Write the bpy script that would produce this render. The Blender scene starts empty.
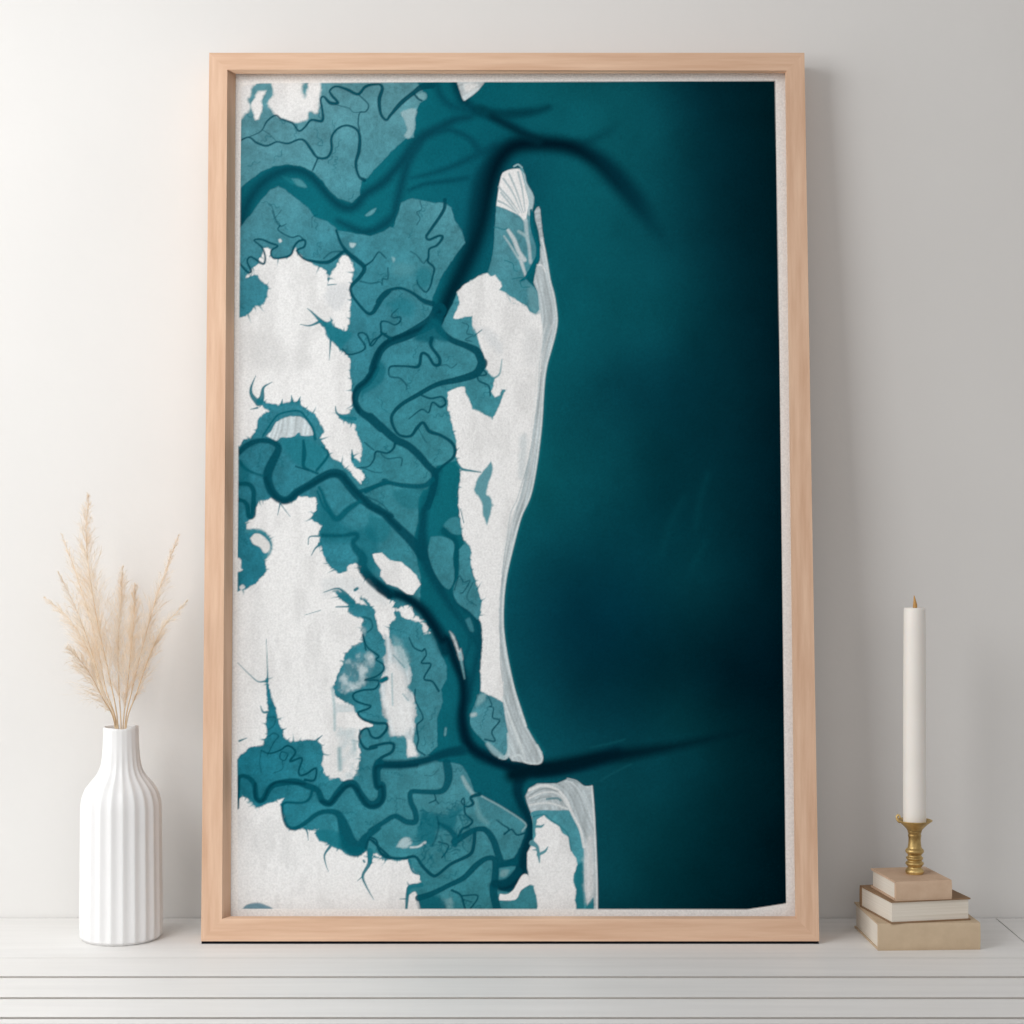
import bpy, bmesh, math, random
import numpy as np
from mathutils import Vector, Matrix

S = 1.4                       # metres per layout unit
F = 1800.0                    # focal length in pixels of a 1024 frame
H = 0.435                     # eye height above the table top (layout units)
WALL = 1.9286                 # distance to the back wall
col = bpy.context.scene.collection
random.seed(7)
rng = np.random.default_rng(7)

# ------------------------------------------------------------------ helpers
def up(px, py, d):
    """photo pixel at distance d -> point in metres"""
    return Vector(((px-512)/F*d, d, H-(py-512)/F*d))*S

def lin(c):
    return tuple((v/12.92 if v <= .04045 else ((v+.055)/1.055)**2.4) for v in (x/255 for x in c))

def link(name, me, mat, parent=None):
    o = bpy.data.objects.new(name, me)
    col.objects.link(o)
    if mat: me.materials.append(mat)
    if parent: o.parent = parent
    return o

def from_bm(name, bm, mat, parent=None, smooth=None, bevel=0, seg=2):
    if bevel:
        bmesh.ops.bevel(bm, geom=[e for e in bm.edges if len(e.link_faces) == 2 and e.calc_face_angle(0) > .5],
                        offset=bevel, segments=seg, profile=.6, affect='EDGES', clamp_overlap=True)
    bmesh.ops.recalc_face_normals(bm, faces=bm.faces[:])
    me = bpy.data.meshes.new(name); bm.to_mesh(me); bm.free()
    o = link(name, me, mat, parent)
    if smooth:
        me.polygons.foreach_set('use_smooth', [True]*len(me.polygons))
        if smooth < 3:
            me.set_sharp_from_angle(angle=smooth)
    return o

def empty(name, loc, rz=0):
    o = bpy.data.objects.new(name, None); o.empty_display_size = .05
    o.location = loc; o.rotation_euler.z = rz
    col.objects.link(o); return o

def tag(o, label=None, cat=None, group=None, kind=None):
    if label: o['label'] = label
    if cat: o['category'] = cat
    if group: o['group'] = group
    if kind: o['kind'] = kind
    return o

def box(bm, x0, x1, y0, y1, z0, z1):
    vs = [bm.verts.new((x, y, z)) for x in (x0, x1) for y in (y0, y1) for z in (z0, z1)]
    for f in ((0,1,3,2),(4,6,7,5),(0,4,5,1),(2,3,7,6),(0,2,6,4),(1,5,7,3)):
        bm.faces.new([vs[i] for i in f])

def loft(bm, rings, closed=True, caps=True):
    n = len(rings[0]); R = [[bm.verts.new(p) for p in r] for r in rings]
    for a, b in zip(R, R[1:]):
        for i in range(n if closed else n-1):
            j = (i+1) % n
            bm.faces.new((a[i], a[j], b[j], b[i]))
    if caps:
        bm.faces.new(R[0][::-1]); bm.faces.new(R[-1])
    return R

def lathe(bm, prof, n=48, wob=None):
    rings = []
    for k, (r, z) in enumerate(prof):
        rings.append([(( r if not wob else wob(r, z, 2*math.pi*i/n, k))*math.cos(2*math.pi*i/n),
                       (r if not wob else wob(r, z, 2*math.pi*i/n, k))*math.sin(2*math.pi*i/n), z) for i in range(n)])
    return loft(bm, rings)

def catmull(pts, sub=6):
    P = [np.array(p, float) for p in pts]; out = []
    for i in range(len(P)-1):
        a = P[i-1] if i else 2*P[0]-P[1]; b, c = P[i], P[i+1]
        d = P[i+2] if i+2 < len(P) else 2*P[-1]-P[-2]
        for k in range(sub):
            t = k/sub
            out.append(.5*((2*b)+(-a+c)*t+(2*a-5*b+4*c-d)*t*t+(-a+3*b-3*c+d)*t**3))
    out.append(P[-1]); return out

def tube(bm, pts, rad, n=8):
    pts = [Vector(p) for p in pts]; rings = []
    for i, p in enumerate(pts):
        t = (pts[min(i+1, len(pts)-1)]-pts[max(i-1, 0)]).normalized()
        a = t.orthogonal().normalized(); b = t.cross(a)
        if i:
            a = (pa-t*pa.dot(t)).normalized(); b = t.cross(a)
        pa = a
        r = rad[i] if hasattr(rad, '__len__') else rad
        rings.append([p+a*(r*math.cos(2*math.pi*k/n))+b*(r*math.sin(2*math.pi*k/n)) for k in range(n)])
    loft(bm, rings)

# ------------------------------------------------------------------ materials
def mat(name, rough=.6, spec=.3):
    m = bpy.data.materials.new(name); m.use_nodes = True
    nt = m.node_tree; b = nt.nodes['Principled BSDF']
    b.inputs['Roughness'].default_value = rough
    b.inputs['Specular IOR Level'].default_value = spec
    return m, nt, b

def node(nt, t, **kw):
    n = nt.nodes.new(t)
    for k, v in kw.items():
        if k in n.inputs: n.inputs[k].default_value = v
        else: setattr(n, k, v)
    return n

def noisy(name, c1, c2, scale=(1,1,1), freq=8, detail=6, rough=.6, spec=.3, bump=0, bfreq=None, lo=.3, hi=.7, dist=.002, metal=0):
    m, nt, b = mat(name, rough, spec)
    tc = node(nt, 'ShaderNodeTexCoord'); mp = node(nt, 'ShaderNodeMapping'); mp.inputs['Scale'].default_value = scale
    nz = node(nt, 'ShaderNodeTexNoise', Scale=freq, Detail=detail, Roughness=.6)
    cr = node(nt, 'ShaderNodeValToRGB')
    cr.color_ramp.elements[0].position = lo; cr.color_ramp.elements[1].position = hi
    cr.color_ramp.elements[0].color = lin(c1)+(1,); cr.color_ramp.elements[1].color = lin(c2)+(1,)
    L = nt.links.new
    L(tc.outputs['Object'], mp.inputs['Vector']); L(mp.outputs[0], nz.inputs['Vector'])
    L(nz.outputs['Fac'], cr.inputs[0]); L(cr.outputs[0], b.inputs['Base Color'])
    b.inputs['Metallic'].default_value = metal
    if bump:
        bn = node(nt, 'ShaderNodeTexNoise', Scale=bfreq or freq*4, Detail=4)
        L(mp.outputs[0], bn.inputs['Vector'])
        bp = node(nt, 'ShaderNodeBump', Strength=bump, Distance=dist)
        L(bn.outputs['Fac'], bp.inputs['Height']); L(bp.outputs[0], b.inputs['Normal'])
    return m

M = {}
M['wall'] = noisy('painted_plaster', (222,220,217), (227,225,222), freq=1.6, rough=.85, spec=.15, bump=.12, bfreq=60, dist=.003)
M['table'] = noisy('white_painted_boards', (230,228,225), (238,236,233), scale=(.6,9,3), freq=5, rough=.5, spec=.25, bump=.1, bfreq=12)
M['floor'] = noisy('pale_floor', (160,145,128), (182,168,150), scale=(1,8,1), freq=4, rough=.5)
M['ceramic'] = noisy('white_ceramic', (228,227,226), (232,231,230), freq=6, rough=.42, spec=.35)
M['wood_h'] = noisy('beech_wood_horizontal', (208,168,139), (228,193,165), scale=(1.2,14,22), freq=4.5, detail=8, rough=.55, spec=.2, bump=.05, bfreq=18)
M['wood_v'] = noisy('beech_wood_vertical', (208,168,139), (228,193,165), scale=(22,14,1.2), freq=4.5, detail=8, rough=.55, spec=.2, bump=.05, bfreq=18)
M['backing'] = noisy('grey_backing_board', (150,140,128), (165,155,143), freq=20)
M['gap_shade'] = noisy('gap_shade_black', (14,14,16), (24,24,26), freq=300, rough=.95, spec=.05)  # near-black colour for the painted shade below the frame
M['stem'] = noisy('dry_grass_stem', (214,186,150), (232,206,172), freq=60, rough=.7)
M['brass'] = noisy('aged_brass', (150,120,70), (222,192,128), freq=26, detail=5, rough=.42, spec=.5, metal=.7, bump=.35, bfreq=60, lo=.35, hi=.6)
M['wax'] = noisy('ivory_wax', (236,230,222), (240,235,228), freq=8, rough=.45, spec=.3)
M['wax'].node_tree.nodes['Principled BSDF'].inputs['Subsurface Weight'].default_value = .15
M['wax'].node_tree.nodes['Principled BSDF'].inputs['Subsurface Radius'].default_value = (.01,.007,.005)
M['wick'] = noisy('waxed_wick', (176,128,70), (206,160,96), freq=200, rough=.7)
M['pages'] = noisy('cream_page_edges', (214,204,188), (238,231,220), scale=(1,1,420), freq=2, rough=.8, spec=.1)
M['tan'] = noisy('tan_cloth', (196,174,146), (206,184,156), freq=40, rough=.8, spec=.15, bump=.15, bfreq=500)
M['buff'] = noisy('rosy_buff_cloth', (198,168,142), (210,182,156), freq=40, rough=.8, spec=.15, bump=.15, bfreq=500)
M['brown'] = noisy('brown_cloth', (138,110,84), (154,126,98), freq=40, rough=.8, spec=.15, bump=.15, bfreq=500)

def plume_mat():
    m, nt, b = mat('pampas_fluff', .8, .1)
    oi = node(nt, 'ShaderNodeTexCoord'); nz = node(nt, 'ShaderNodeTexNoise', Scale=22., Detail=3.)
    cr = node(nt, 'ShaderNodeValToRGB')
    cr.color_ramp.elements[0].position = .35; cr.color_ramp.elements[1].position = .65
    cr.color_ramp.elements[0].color = lin((246,233,215))+(1,); cr.color_ramp.elements[1].color = lin((252,246,237))+(1,)
    nt.links.new(oi.outputs['Object'], nz.inputs['Vector']); nt.links.new(nz.outputs['Fac'], cr.inputs[0])
    nt.links.new(cr.outputs[0], b.inputs['Base Color'])
    tr = node(nt, 'ShaderNodeBsdfTranslucent'); nt.links.new(cr.outputs[0], tr.inputs['Color'])
    mx = node(nt, 'ShaderNodeMixShader', Fac=.55)
    out = nt.nodes['Material Output']
    nt.links.new(b.outputs[0], mx.inputs[1]); nt.links.new(tr.outputs[0], mx.inputs[2]); nt.links.new(mx.outputs[0], out.inputs['Surface'])
    return m
M['plume'] = plume_mat()

def print_mat():
    m, nt, b = mat('printed_art_paper', .9, 0)
    L = nt.links.new
    at = node(nt, 'ShaderNodeAttribute', attribute_name='ink')
    tc = node(nt, 'ShaderNodeTexCoord')
    nz = node(nt, 'ShaderNodeTexNoise', Scale=340., Detail=4.)
    bp = node(nt, 'ShaderNodeBump', Strength=.5, Distance=.0016)
    L(tc.outputs['Object'], nz.inputs['Vector']); L(nz.outputs['Fac'], bp.inputs['Height']); L(bp.outputs[0], b.inputs['Normal'])
    hs = node(nt, 'ShaderNodeMapRange'); hs.inputs[1].default_value = .3; hs.inputs[2].default_value = .7
    hs.inputs[3].default_value = .90; hs.inputs[4].default_value = 1.07
    L(nz.outputs['Fac'], hs.inputs[0])
    mx = node(nt, 'ShaderNodeMix', data_type='RGBA', blend_type='MULTIPLY'); mx.inputs[0].default_value = 1
    L(at.outputs['Color'], mx.inputs[6]); L(hs.outputs[0], mx.inputs[7]); L(mx.outputs[2], b.inputs['Base Color'])
    return m
M['print'] = print_mat()

# ------------------------------------------------------------------ setting
bm = bmesh.new(); box(bm, -4*S, 4*S, WALL*S, WALL*S+.12, -.78, 2.2)
tag(from_bm('wall_back', bm, M['wall']), kind='structure')
bm = bmesh.new(); box(bm, -4*S, 4*S, -1.5*S, WALL*S+.12, -.83, -.78)
tag(from_bm('floor', bm, M['floor']), kind='structure')

# table of long painted boards
table = tag(empty('console_table', (0, 1.72*S, -.78)), 'long white painted table of narrow boards standing against the wall', 'table')
def tpart(name, bm, m, **k):
    o = from_bm(name, bm, m, table, **k); o.location = -Vector(table.location); return o
bm = bmesh.new()
TW = 1.5*S
edges = [1.478, 1.530, 1.5505, 1.614, 1.687, 1.756, WALL-.0015]
for i, (a, b) in enumerate(zip(edges, edges[1:])):
    w = .0014 if i == 4 else .0068                                # gap to the next board
    g = 0 if i == len(edges)-2 else (.0008 if i == 4 else w)
    a, b = a*S, (b-g)*S
    ring = [(a, 0), (b, 0), (b, -.022), (a+(.012 if i else 0), -.022)]
    if i == 0: ring = [(a+.004, 0), (b, 0), (b, -.022), (a+.004, -.022), (a, -.018), (a, -.004)]
    for x0, x1 in (((-TW, .5172*S), (.5190*S, TW)) if i == len(edges)-2 else ((-TW, TW),)):
        loft(bm, [[(x, y, z) for y, z in ring] for x in (x0, x1)])
tpart('tabletop', bm, M['table'])
bm = bmesh.new()
box(bm, -TW+.06, TW-.06, 1.52*S, 1.52*S+.02, -.12, -.022)
box(bm, -TW+.06, TW-.06, 1.90*S-.02, 1.90*S, -.12, -.022)
for x in (-TW+.06, TW-.08): box(bm, x, x+.02, 1.52*S+.02, 1.90*S-.02, -.12, -.022)
tpart('apron', bm, M['table'])
for x in (-TW+.08, TW-.14):
    for y in (1.52*S+.02, 1.90*S-.08):
        bm = bmesh.new(); loft(bm, [[(x+i*.06+(.01 if z < -.5 else 0)*(1-2*i), y+j*.06+(.01 if z < -.5 else 0)*(1-2*j), z) for i, j in ((0,0),(1,0),(1,1),(0,1))] for z in (-.78, -.022)])
        tpart('leg', bm, M['table'])

# ------------------------------------------------------------------ picture frame
FB, ZB = 1.812, .0034
TH = math.atan((1.885-1.812)/(.435+459*1.885/1800-.0034))
N = Vector((0, -math.cos(TH), math.sin(TH))); U = Vector((0, math.sin(TH), math.cos(TH)))
P0 = Vector((0, FB, ZB))
def onplane(px, py, r):
    d = Vector(((px-512)/F, 1, -(py-512)/F)); c = Vector((0, 0, H)); q = P0-N*r
    return (c+d*((q-c).dot(N)/d.dot(N)))*S
REC, THK = .018, .042
outer = [(209.2, 52.8), (804.4, 52.8), (819.3, 941.3), (201.0, 941.3)]
inner = [(227.3, 69.6), (786.8, 70.5), (796.8, 918.8), (221.9, 918.8)]
inrec = [(235.6, 73.8), (785.2, 73.2), (795.2, 916.2), (230.6, 916.2)]
frame = tag(empty('picture_frame', (0, (FB+.03)*S, 0)),
            'large pale wooden frame with a teal aerial coastline print, leaning on the wall', 'picture')
def fpart(name, bm, m, **k):
    o = from_bm(name, bm, m, frame, **k); o.location = -Vector(frame.location); return o
def corner(i, rec):
    a, b, c = onplane(*outer[i], 0), onplane(*inner[i], 0), onplane(*inrec[i], rec)
    sx = -1 if i in (0, 3) else 1; sz = 1 if i < 2 else -1
    out = (Vector((sx, 0, 0))+U*sz)*.0075*S
    return [a, b, c, c+out, c+out-N*(THK-rec-.001)*S, a-N*THK*S]
for i, (nm, r_) in enumerate((('wood_h', .005), ('wood_v', .005), ('wood_h', .005), ('wood_v', REC))):
    bm = bmesh.new(); loft(bm, [corner(i, r_), corner((i+1) % 4, r_)])
    fpart('rail', bm, M[nm], bevel=.0011*S, seg=2)
bm = bmesh.new()
q = [onplane(*p, REC+.004) for p in [(236,73),(786,73),(795,917),(231,917)]]
c0 = sum(q, Vector())/4
loft(bm, [[p+(p-c0).normalized()*.004 for p in q], [p+(p-c0).normalized()*.004-N*.012*S for p in q]])
fpart('backing_board', bm, M['backing'])

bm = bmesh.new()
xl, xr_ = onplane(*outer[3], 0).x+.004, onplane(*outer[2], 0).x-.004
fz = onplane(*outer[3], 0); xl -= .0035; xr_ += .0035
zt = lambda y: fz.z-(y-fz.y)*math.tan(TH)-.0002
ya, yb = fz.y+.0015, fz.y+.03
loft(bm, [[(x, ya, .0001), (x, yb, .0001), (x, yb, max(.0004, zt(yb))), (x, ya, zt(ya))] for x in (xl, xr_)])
tag(fpart('gap_shade_strip', bm, M['gap_shade']), 'black strip standing in for the shadow gap under the frame')  # added black strip deepens the shadow under the bottom rail

# ------------------------------------------------------------------ the printed coastline
PITCH = .00094
ua = np.arange(-.2965, .2960, PITCH)                         # across (layout units)
lowp = (onplane(512, 917.5, REC)/S-(P0-N*REC)).dot(U); hip = (onplane(512, 72, REC)/S-(P0-N*REC)).dot(U)
va = np.arange(hip+.002, lowp-.002, -PITCH)                     # down the sheet
UU, VV = np.meshgrid(ua, va)
Q0 = P0-N*(REC+.0012)
wx = UU; wy = Q0.y+U.y*VV; wz = Q0.z+U.z*VV
X = 512+wx/wy*F; Y = 512-(wz-H)/wy*F                             # sheet position in map units
xr = X[X.shape[0]//2]; yr = Y[:, 0]

def interp_noise(cell, seed, sx=1., sy=1.):
    r = np.random.default_rng(seed)
    gx, gy = (X-200)*sx/cell, (Y-40)*sy/cell
    g = r.random((int(gy.max())+3, int(gx.max())+3))
    ix, iy = gx.astype(int), gy.astype(int); fx, fy = gx-ix, gy-iy
    fx = fx*fx*(3-2*fx); fy = fy*fy*(3-2*fy)
    return (g[iy, ix]*(1-fx)+g[iy, ix+1]*fx)*(1-fy)+(g[iy+1, ix]*(1-fx)+g[iy+1, ix+1]*fx)*fy
def fbm(cell, seed, o=3, sx=1., sy=1.):
    return sum(interp_noise(cell/2**k, seed+k, sx, sy)*.5**k for k in range(o))/sum(.5**k for k in range(o))

TILE = {}
for r_, y_ in zip('ABCDEF', (70, 210, 350, 490, 630, 770)):
    TILE[r_+'1'] = (230, y_, 6.4); TILE[r_+'2'] = (370, y_, 6.4)
TILE.update(G=(480,140,8.533), H=(500,720,5.12), I=(480,70,3.2), J=(500,600,3.2), K=(480,380,3.2), Z=(500,240,6.4), g=(0,0,1))
def T(*seq):
    """tile letters switch the local origin; pairs are points"""
    out = []; t = TILE['g']
    for s in seq:
        if isinstance(s, str): t = TILE[s]
        else: out.append((t[0]+s[0]/t[2], t[1]+s[1]/t[2]))
    return out

nJ = fbm(5, 11)-.5; nJ2 = fbm(2.6, 21, 2)-.5
img = np.zeros(X.shape+(3,))

def window(pts, pad):
    p = np.array(pts); x0, y0 = p.min(0)-pad; x1, y1 = p.max(0)+pad
    c = np.where((X.max(0) >= x0) & (X.min(0) <= x1))[0]; r = np.where((yr >= y0) & (yr <= y1))[0]
    if len(c) == 0 or len(r) == 0: return None
    return slice(r[0], r[-1]+1), slice(c[0], c[-1]+1)

def sdf(pts, w):
    x, y = X[w], Y[w]; d = np.full(x.shape, 1e9); ins = np.zeros(x.shape, bool)
    n = len(pts)
    for i in range(n):
        ax, ay = pts[i]; bx, by = pts[(i+1) % n]
        ex, ey = bx-ax, by-ay; L = ex*ex+ey*ey+1e-9
        t = np.clip(((x-ax)*ex+(y-ay)*ey)/L, 0, 1)
        d = np.minimum(d, (x-ax-ex*t)**2+(y-ay-ey*t)**2)
        if ay != by:
            ins ^= ((ay > y) != (by > y)) & (x < ax+(y-ay)*ex/ey)
    d = np.sqrt(d); return np.where(ins, -d, d)

def paint(w, a, c):
    a = a[..., None]
    cc = c[w] if isinstance(c, np.ndarray) and c.ndim == 3 else np.array(lin(c))
    img[w] = img[w]*(1-a)+cc*a

def poly(pts, c, soft=.8, jag=0., jag2=0., al=1., smooth=True, mod=None):
    if smooth: pts = [tuple(p) for p in catmull(list(pts)+[pts[0]], 3)][:-1]
    w = window(pts, soft*2+6+jag*2)
    if w is None: return
    d = sdf(pts, w)+nJ[w]*jag*2+nJ2[w]*jag2*2
    a = np.clip(.5-d/(2*soft), 0, 1); a = a*a*(3-2*a)*al
    if mod is not None: a = a*mod[w]
    paint(w, a, c)

def stroke(pts, wd, c, soft=.7, al=1., sub=5, wob=0., mod=None):
    n = len(pts)
    if not hasattr(wd, '__len__'): wd = [wd]*n
    wd = np.interp(np.linspace(0, 1, n), np.linspace(0, 1, len(wd)), wd)
    p3 = catmull([(p[0], p[1], q) for p, q in zip(pts, wd)], sub)
    w = window([p[:2] for p in p3], max(wd)+soft*2+4)
    if w is None: return
    x, y = X[w], Y[w]
    if wob:
        x = x+nJ[w]*wob*2; y = y+nJ2[w]*wob*2
    best = np.full(x.shape, 1e9); tt = np.zeros(x.shape)
    for k, (a, b) in enumerate(zip(p3, p3[1:])):
        m = max(a[2], b[2])+soft*2+3
        c0 = np.where((xr[w[1]] >= min(a[0], b[0])-m-14) & (xr[w[1]] <= max(a[0], b[0])+m+14))[0]
        r0 = np.where((yr[w[0]] >= min(a[1], b[1])-m) & (yr[w[0]] <= max(a[1], b[1])+m))[0]
        if len(c0) == 0 or len(r0) == 0: continue
        ss = (slice(r0[0], r0[-1]+1), slice(c0[0], c0[-1]+1))
        ex, ey = b[0]-a[0], b[1]-a[1]; L = ex*ex+ey*ey+1e-9
        t = np.clip(((x[ss]-a[0])*ex+(y[ss]-a[1])*ey)/L, 0, 1)
        d = np.hypot(x[ss]-a[0]-ex*t, y[ss]-a[1]-ey*t)-(a[2]+(b[2]-a[2])*t)/2
        m2 = d < best[ss]; best[ss] = np.where(m2, d, best[ss])
        if hasattr(al, '__len__'): tt[ss] = np.where(m2, (k+t)/(len(p3)-1), tt[ss])
    a = np.clip(.5-best/(2*soft), 0, 1); a = a*a*(3-2*a)
    a = a*(np.interp(tt, np.linspace(0, 1, len(al)), al) if hasattr(al, '__len__') else al)
    if mod is not None: a = a*mod[w]
    paint(w, a, c)

def field(pts, sig):
    """smooth thin-plate surface through the listed colours"""
    p = np.array([q[:2] for q in pts], float)/100; c = np.array([q[2] for q in pts], float)
    ker = lambda r2: .5*r2*np.log(r2+1e-9)
    n = len(p); A = np.zeros((n+3, n+3)); d2 = ((p[:, None]-p[None])**2).sum(-1)
    A[:n, :n] = ker(d2)+np.eye(n)*sig; A[:n, n] = 1; A[:n, n+1:] = p; A[n, :n] = 1; A[n+1:, :n] = p.T
    w = np.linalg.solve(A, np.concatenate([c, np.zeros((3, 3))]))
    out = w[n]+(X/100)[..., None]*w[n+1]+(Y/100)[..., None]*w[n+2]
    for k in range(n):
        out += ker((X/100-p[k, 0])**2+(Y/100-p[k, 1])**2)[..., None]*w[k]
    out = np.clip(out, 0, 255)/255
    return np.where(out <= .04045, out/12.92, ((out+.055)/1.055)**2.4)

SEA = [(500,90,(10,92,104)),(530,85,(12,88,98)),(560,100,(10,84,94)),(600,90,(11,82,92)),(640,90,(10,80,90)),(660,130,(9,75,85)),(600,120,(12,88,98)),(620,140,(10,80,90)),
(685,85,(4,52,64)),(720,90,(2,40,50)),(760,90,(1,32,40)),(770,130,(1,32,40)),(700,150,(3,48,58)),(730,170,(2,40,50)),(650,190,(8,72,82)),(620,220,(9,76,86)),(580,200,(11,90,100)),(560,230,(10,88,98)),(570,280,(9,80,90)),
(620,280,(10,80,90)),(660,300,(8,75,85)),(680,270,(7,65,75)),(700,300,(4,55,65)),(740,250,(2,38,48)),(775,250,(1,30,38)),(565,330,(10,88,98)),(600,330,(9,78,88)),(650,330,(9,76,86)),(690,340,(4,55,65)),(730,340,(3,45,55)),
(775,340,(1,30,40)),(570,380,(9,78,88)),(620,380,(6,62,74)),(680,380,(4,54,66)),(730,390,(3,46,56)),(550,420,(9,78,88)),(580,430,(8,70,80)),(620,440,(7,68,78)),(660,430,(3,50,60)),(720,430,(3,44,54)),(775,430,(1,30,40)),
(545,480,(10,84,92)),(580,490,(8,74,84)),(620,490,(6,66,76)),(660,500,(2,48,58)),(700,500,(4,52,62)),(740,480,(2,42,52)),(778,500,(0,28,38)),(525,560,(8,74,86)),(560,560,(5,60,72)),(620,560,(4,58,70)),(680,560,(4,56,66)),
(690,590,(5,58,68)),(740,560,(2,42,52)),(780,560,(0,28,38)),(515,620,(7,66,78)),(560,620,(3,52,66)),(620,610,(2,50,64)),(680,620,(2,46,56)),(740,630,(1,34,44)),(780,640,(0,24,34)),(530,680,(7,66,78)),(580,680,(3,48,60)),
(640,690,(2,42,52)),(720,680,(1,30,40)),(780,690,(0,22,32)),(545,725,(8,72,84)),(580,730,(8,68,80)),(620,730,(5,58,70)),(680,720,(5,58,66)),(720,720,(1,38,46)),(780,720,(0,26,34)),(560,748,(9,72,84)),(620,775,(8,66,76)),
(660,785,(6,62,72)),(690,770,(5,58,68)),(720,770,(2,44,52)),(780,770,(0,28,36)),(605,820,(8,68,78)),(650,820,(5,58,66)),(680,820,(3,50,58)),(720,830,(1,38,46)),(780,830,(0,24,32)),(605,880,(8,68,78)),(650,880,(3,52,60)),
(700,880,(1,40,48)),(770,880,(0,24,32)),(290,180,(14,95,108)),(330,215,(14,98,110)),(400,120,(14,98,110)),(430,160,(12,94,107)),(470,140,(10,90,102)),(440,200,(14,96,109)),(480,250,(10,84,98)),(460,110,(8,82,94)),
(440,580,(12,90,102)),(440,520,(16,98,110)),(460,640,(12,88,101)),(470,700,(12,88,100)),(510,800,(10,82,94)),(430,320,(12,90,102)),(500,180,(8,70,84)),(250,190,(12,86,99)),(520,840,(8,70,84))]
MAR = [(300,150,(72,140,149)),(360,130,(70,140,149)),(280,230,(60,134,144)),(330,250,(48,128,140)),(420,260,(54,134,144)),(390,340,(45,126,138)),(400,420,(46,129,139)),(290,470,(38,122,135)),(330,560,(34,119,132)),(410,540,(46,129,139)),
(440,570,(48,128,138)),(430,700,(52,131,141)),(420,780,(54,132,141)),(300,760,(28,118,132)),(350,830,(40,126,137)),(430,860,(46,127,136)),(480,870,(46,127,136)),(510,250,(74,142,151)),(520,260,(60,136,146)),(250,260,(50,126,138)),(490,720,(62,134,144))]
sea = field(SEA, .12)*1.1
sea *= (1+.16*(fbm(38, 3, 5)-.5)*2+.08*nJ2)[..., None]
marsh = field([(x, y, (c[0]+11, c[1]+1, c[2]+3)) for x, y, c in MAR], .15)
mm = fbm(16, 5, 4); ridge = np.abs(fbm(9, 31, 3)-.5)
marsh *= (1+.55*(mm-.5)+.30*(fbm(4, 91, 3)-.5)+.16*nJ2-.16*np.clip(1-ridge/.03, 0, 1)*np.clip((mm-.42)*4, 0, 1))[..., None]
wst = fbm(14, 41, 3, 1., .35)
white = np.array(lin((231,231,230)))*(1-.10*np.clip((wst-.5)*4, 0, 1)+.03*nJ2*2)[..., None]
sand = np.array(lin((178,188,191)))*(1+.5*(fbm(7, 51, 3, 1.6, .25)-.5))[..., None]
WHITE = white; DK = (6,72,86); DD = (4,58,72); MID = (12,92,105)

def along(pts):
    p3 = catmull(pts, 3); d = np.full(X.shape, 1e9)
    for a, b in zip(p3, p3[1:]):
        ex, ey = b[0]-a[0], b[1]-a[1]; t = np.clip(((X-a[0])*ex+(Y-a[1])*ey)/(ex*ex+ey*ey+1e-9), 0, 1)
        d = np.minimum(d, np.hypot(X-a[0]-ex*t, Y-a[1]-ey*t))
    return d
r1 = np.random.default_rng(4).random(400)
beach = along(T('g',(542,240),(550,281),(556.6,318),(547,363),(541,427),(530,496),(513,546),(503,610),(508,660),(522,712),(543,756)))
spit = along(T('H',(140,375),(185,335),(240,330),(300,350),(350,410),(385,500),(425,600),(440,700),(445,900)))
for dd_, m_ in ((beach, Y < 768), (spit, Y >= 768)):
    q_ = np.clip(dd_/1.9+1.6*fbm(22, 71, 2, 1.5, .5), 0, 390); i_ = q_.astype(int); f_ = q_-i_
    sand *= np.where(m_, 1+.42*(r1[i_]*(1-f_)+r1[i_+1]*f_-.5), 1)[..., None]
img[:] = sea
# --- deep channels on open water
D0 = (1,24,36)
stroke(T('A1',(75,990),(110,860),(190,740),(300,660),(400,635),(500,665),(580,745),(650,825),(730,880),(800,870),(870,790),(960,740),(1024,690),'A2',(0,780),(100,700),(200,590),(260,510),(350,420),(450,370),(540,320),(640,300)), [9,9,9,8,8,8,9,9,8,7,8,9,10,11,8,6], (8,68,82), 5)
stroke(T('B1',(690,70),(850,140),(950,115),(1024,60),'A2',(100,990),(150,930),(185,800),(210,700),(240,600),(300,480)), [5,9,9,9,8,8,9,9,8], (9,72,86), 5)
stroke(T('A2',(520,40),(570,140),(610,210),(680,260),(780,300),(900,350),(1024,420)), [5,9,10,9,8,7,5], (4,60,74), 5)
stroke(T('A2',(420,60),(450,160),(520,230),(620,250)), [5,7,7,6], (8,76,90), 5)
stroke(T('A2',(1024,270),(850,290),(700,260)), [5,8,6], (6,68,80), 5)
stroke(T('A2',(800,490),(650,560),(520,620),(400,660),(270,690)), [9,6,5,4,2], (8,74,88), 4)
stroke(T('A2',(250,770),(350,730),(500,710),(620,690)), [3,4,5,5], (8,76,90), 3)
stroke(T('A2',(700,520),(640,440),(520,385),(430,390)), [8,6,5,4], (8,74,88), 4)
stroke(T('A2',(820,560),(720,700),(680,850),(660,1024)), [16,16,14,12], (7,68,82), 7)
stroke(T('I',(300,245),(360,225),(420,190),(450,160)), [9,8,5,2], (5,58,70), 7, [.8,.7,.5,0])
stroke(T('I',(640,600),(590,545),(540,480),(500,420),(440,350),(380,290),(300,250),(200,235),(110,240),(60,280),(30,340),(15,400),(5,470),(-20,560),(-60,650),(-100,730),(-120,780),(-135,830)), [4,9,15,20,22,20,17,16,18,20,20,20,20,20,19,17,15,14], (3,50,63), 8, [0,.3,.6,.9,1,1,1,1,1,1,1,1,1,1,1,1,1,1])
stroke(T('I',(540,490),(480,410),(420,340),(360,285),(290,245),(200,235),(120,240),(70,275),(42,330),(25,400),(10,470),(-15,550),(-55,640),(-95,720),(-115,780)), [2,4,6,9,10,11,12,11,10,9,8,7,7,7,6], D0, 7, [0,.2,.4,.7,1,1,1,1,.95,.85,.75,.7,.65,.65,.6])
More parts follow.
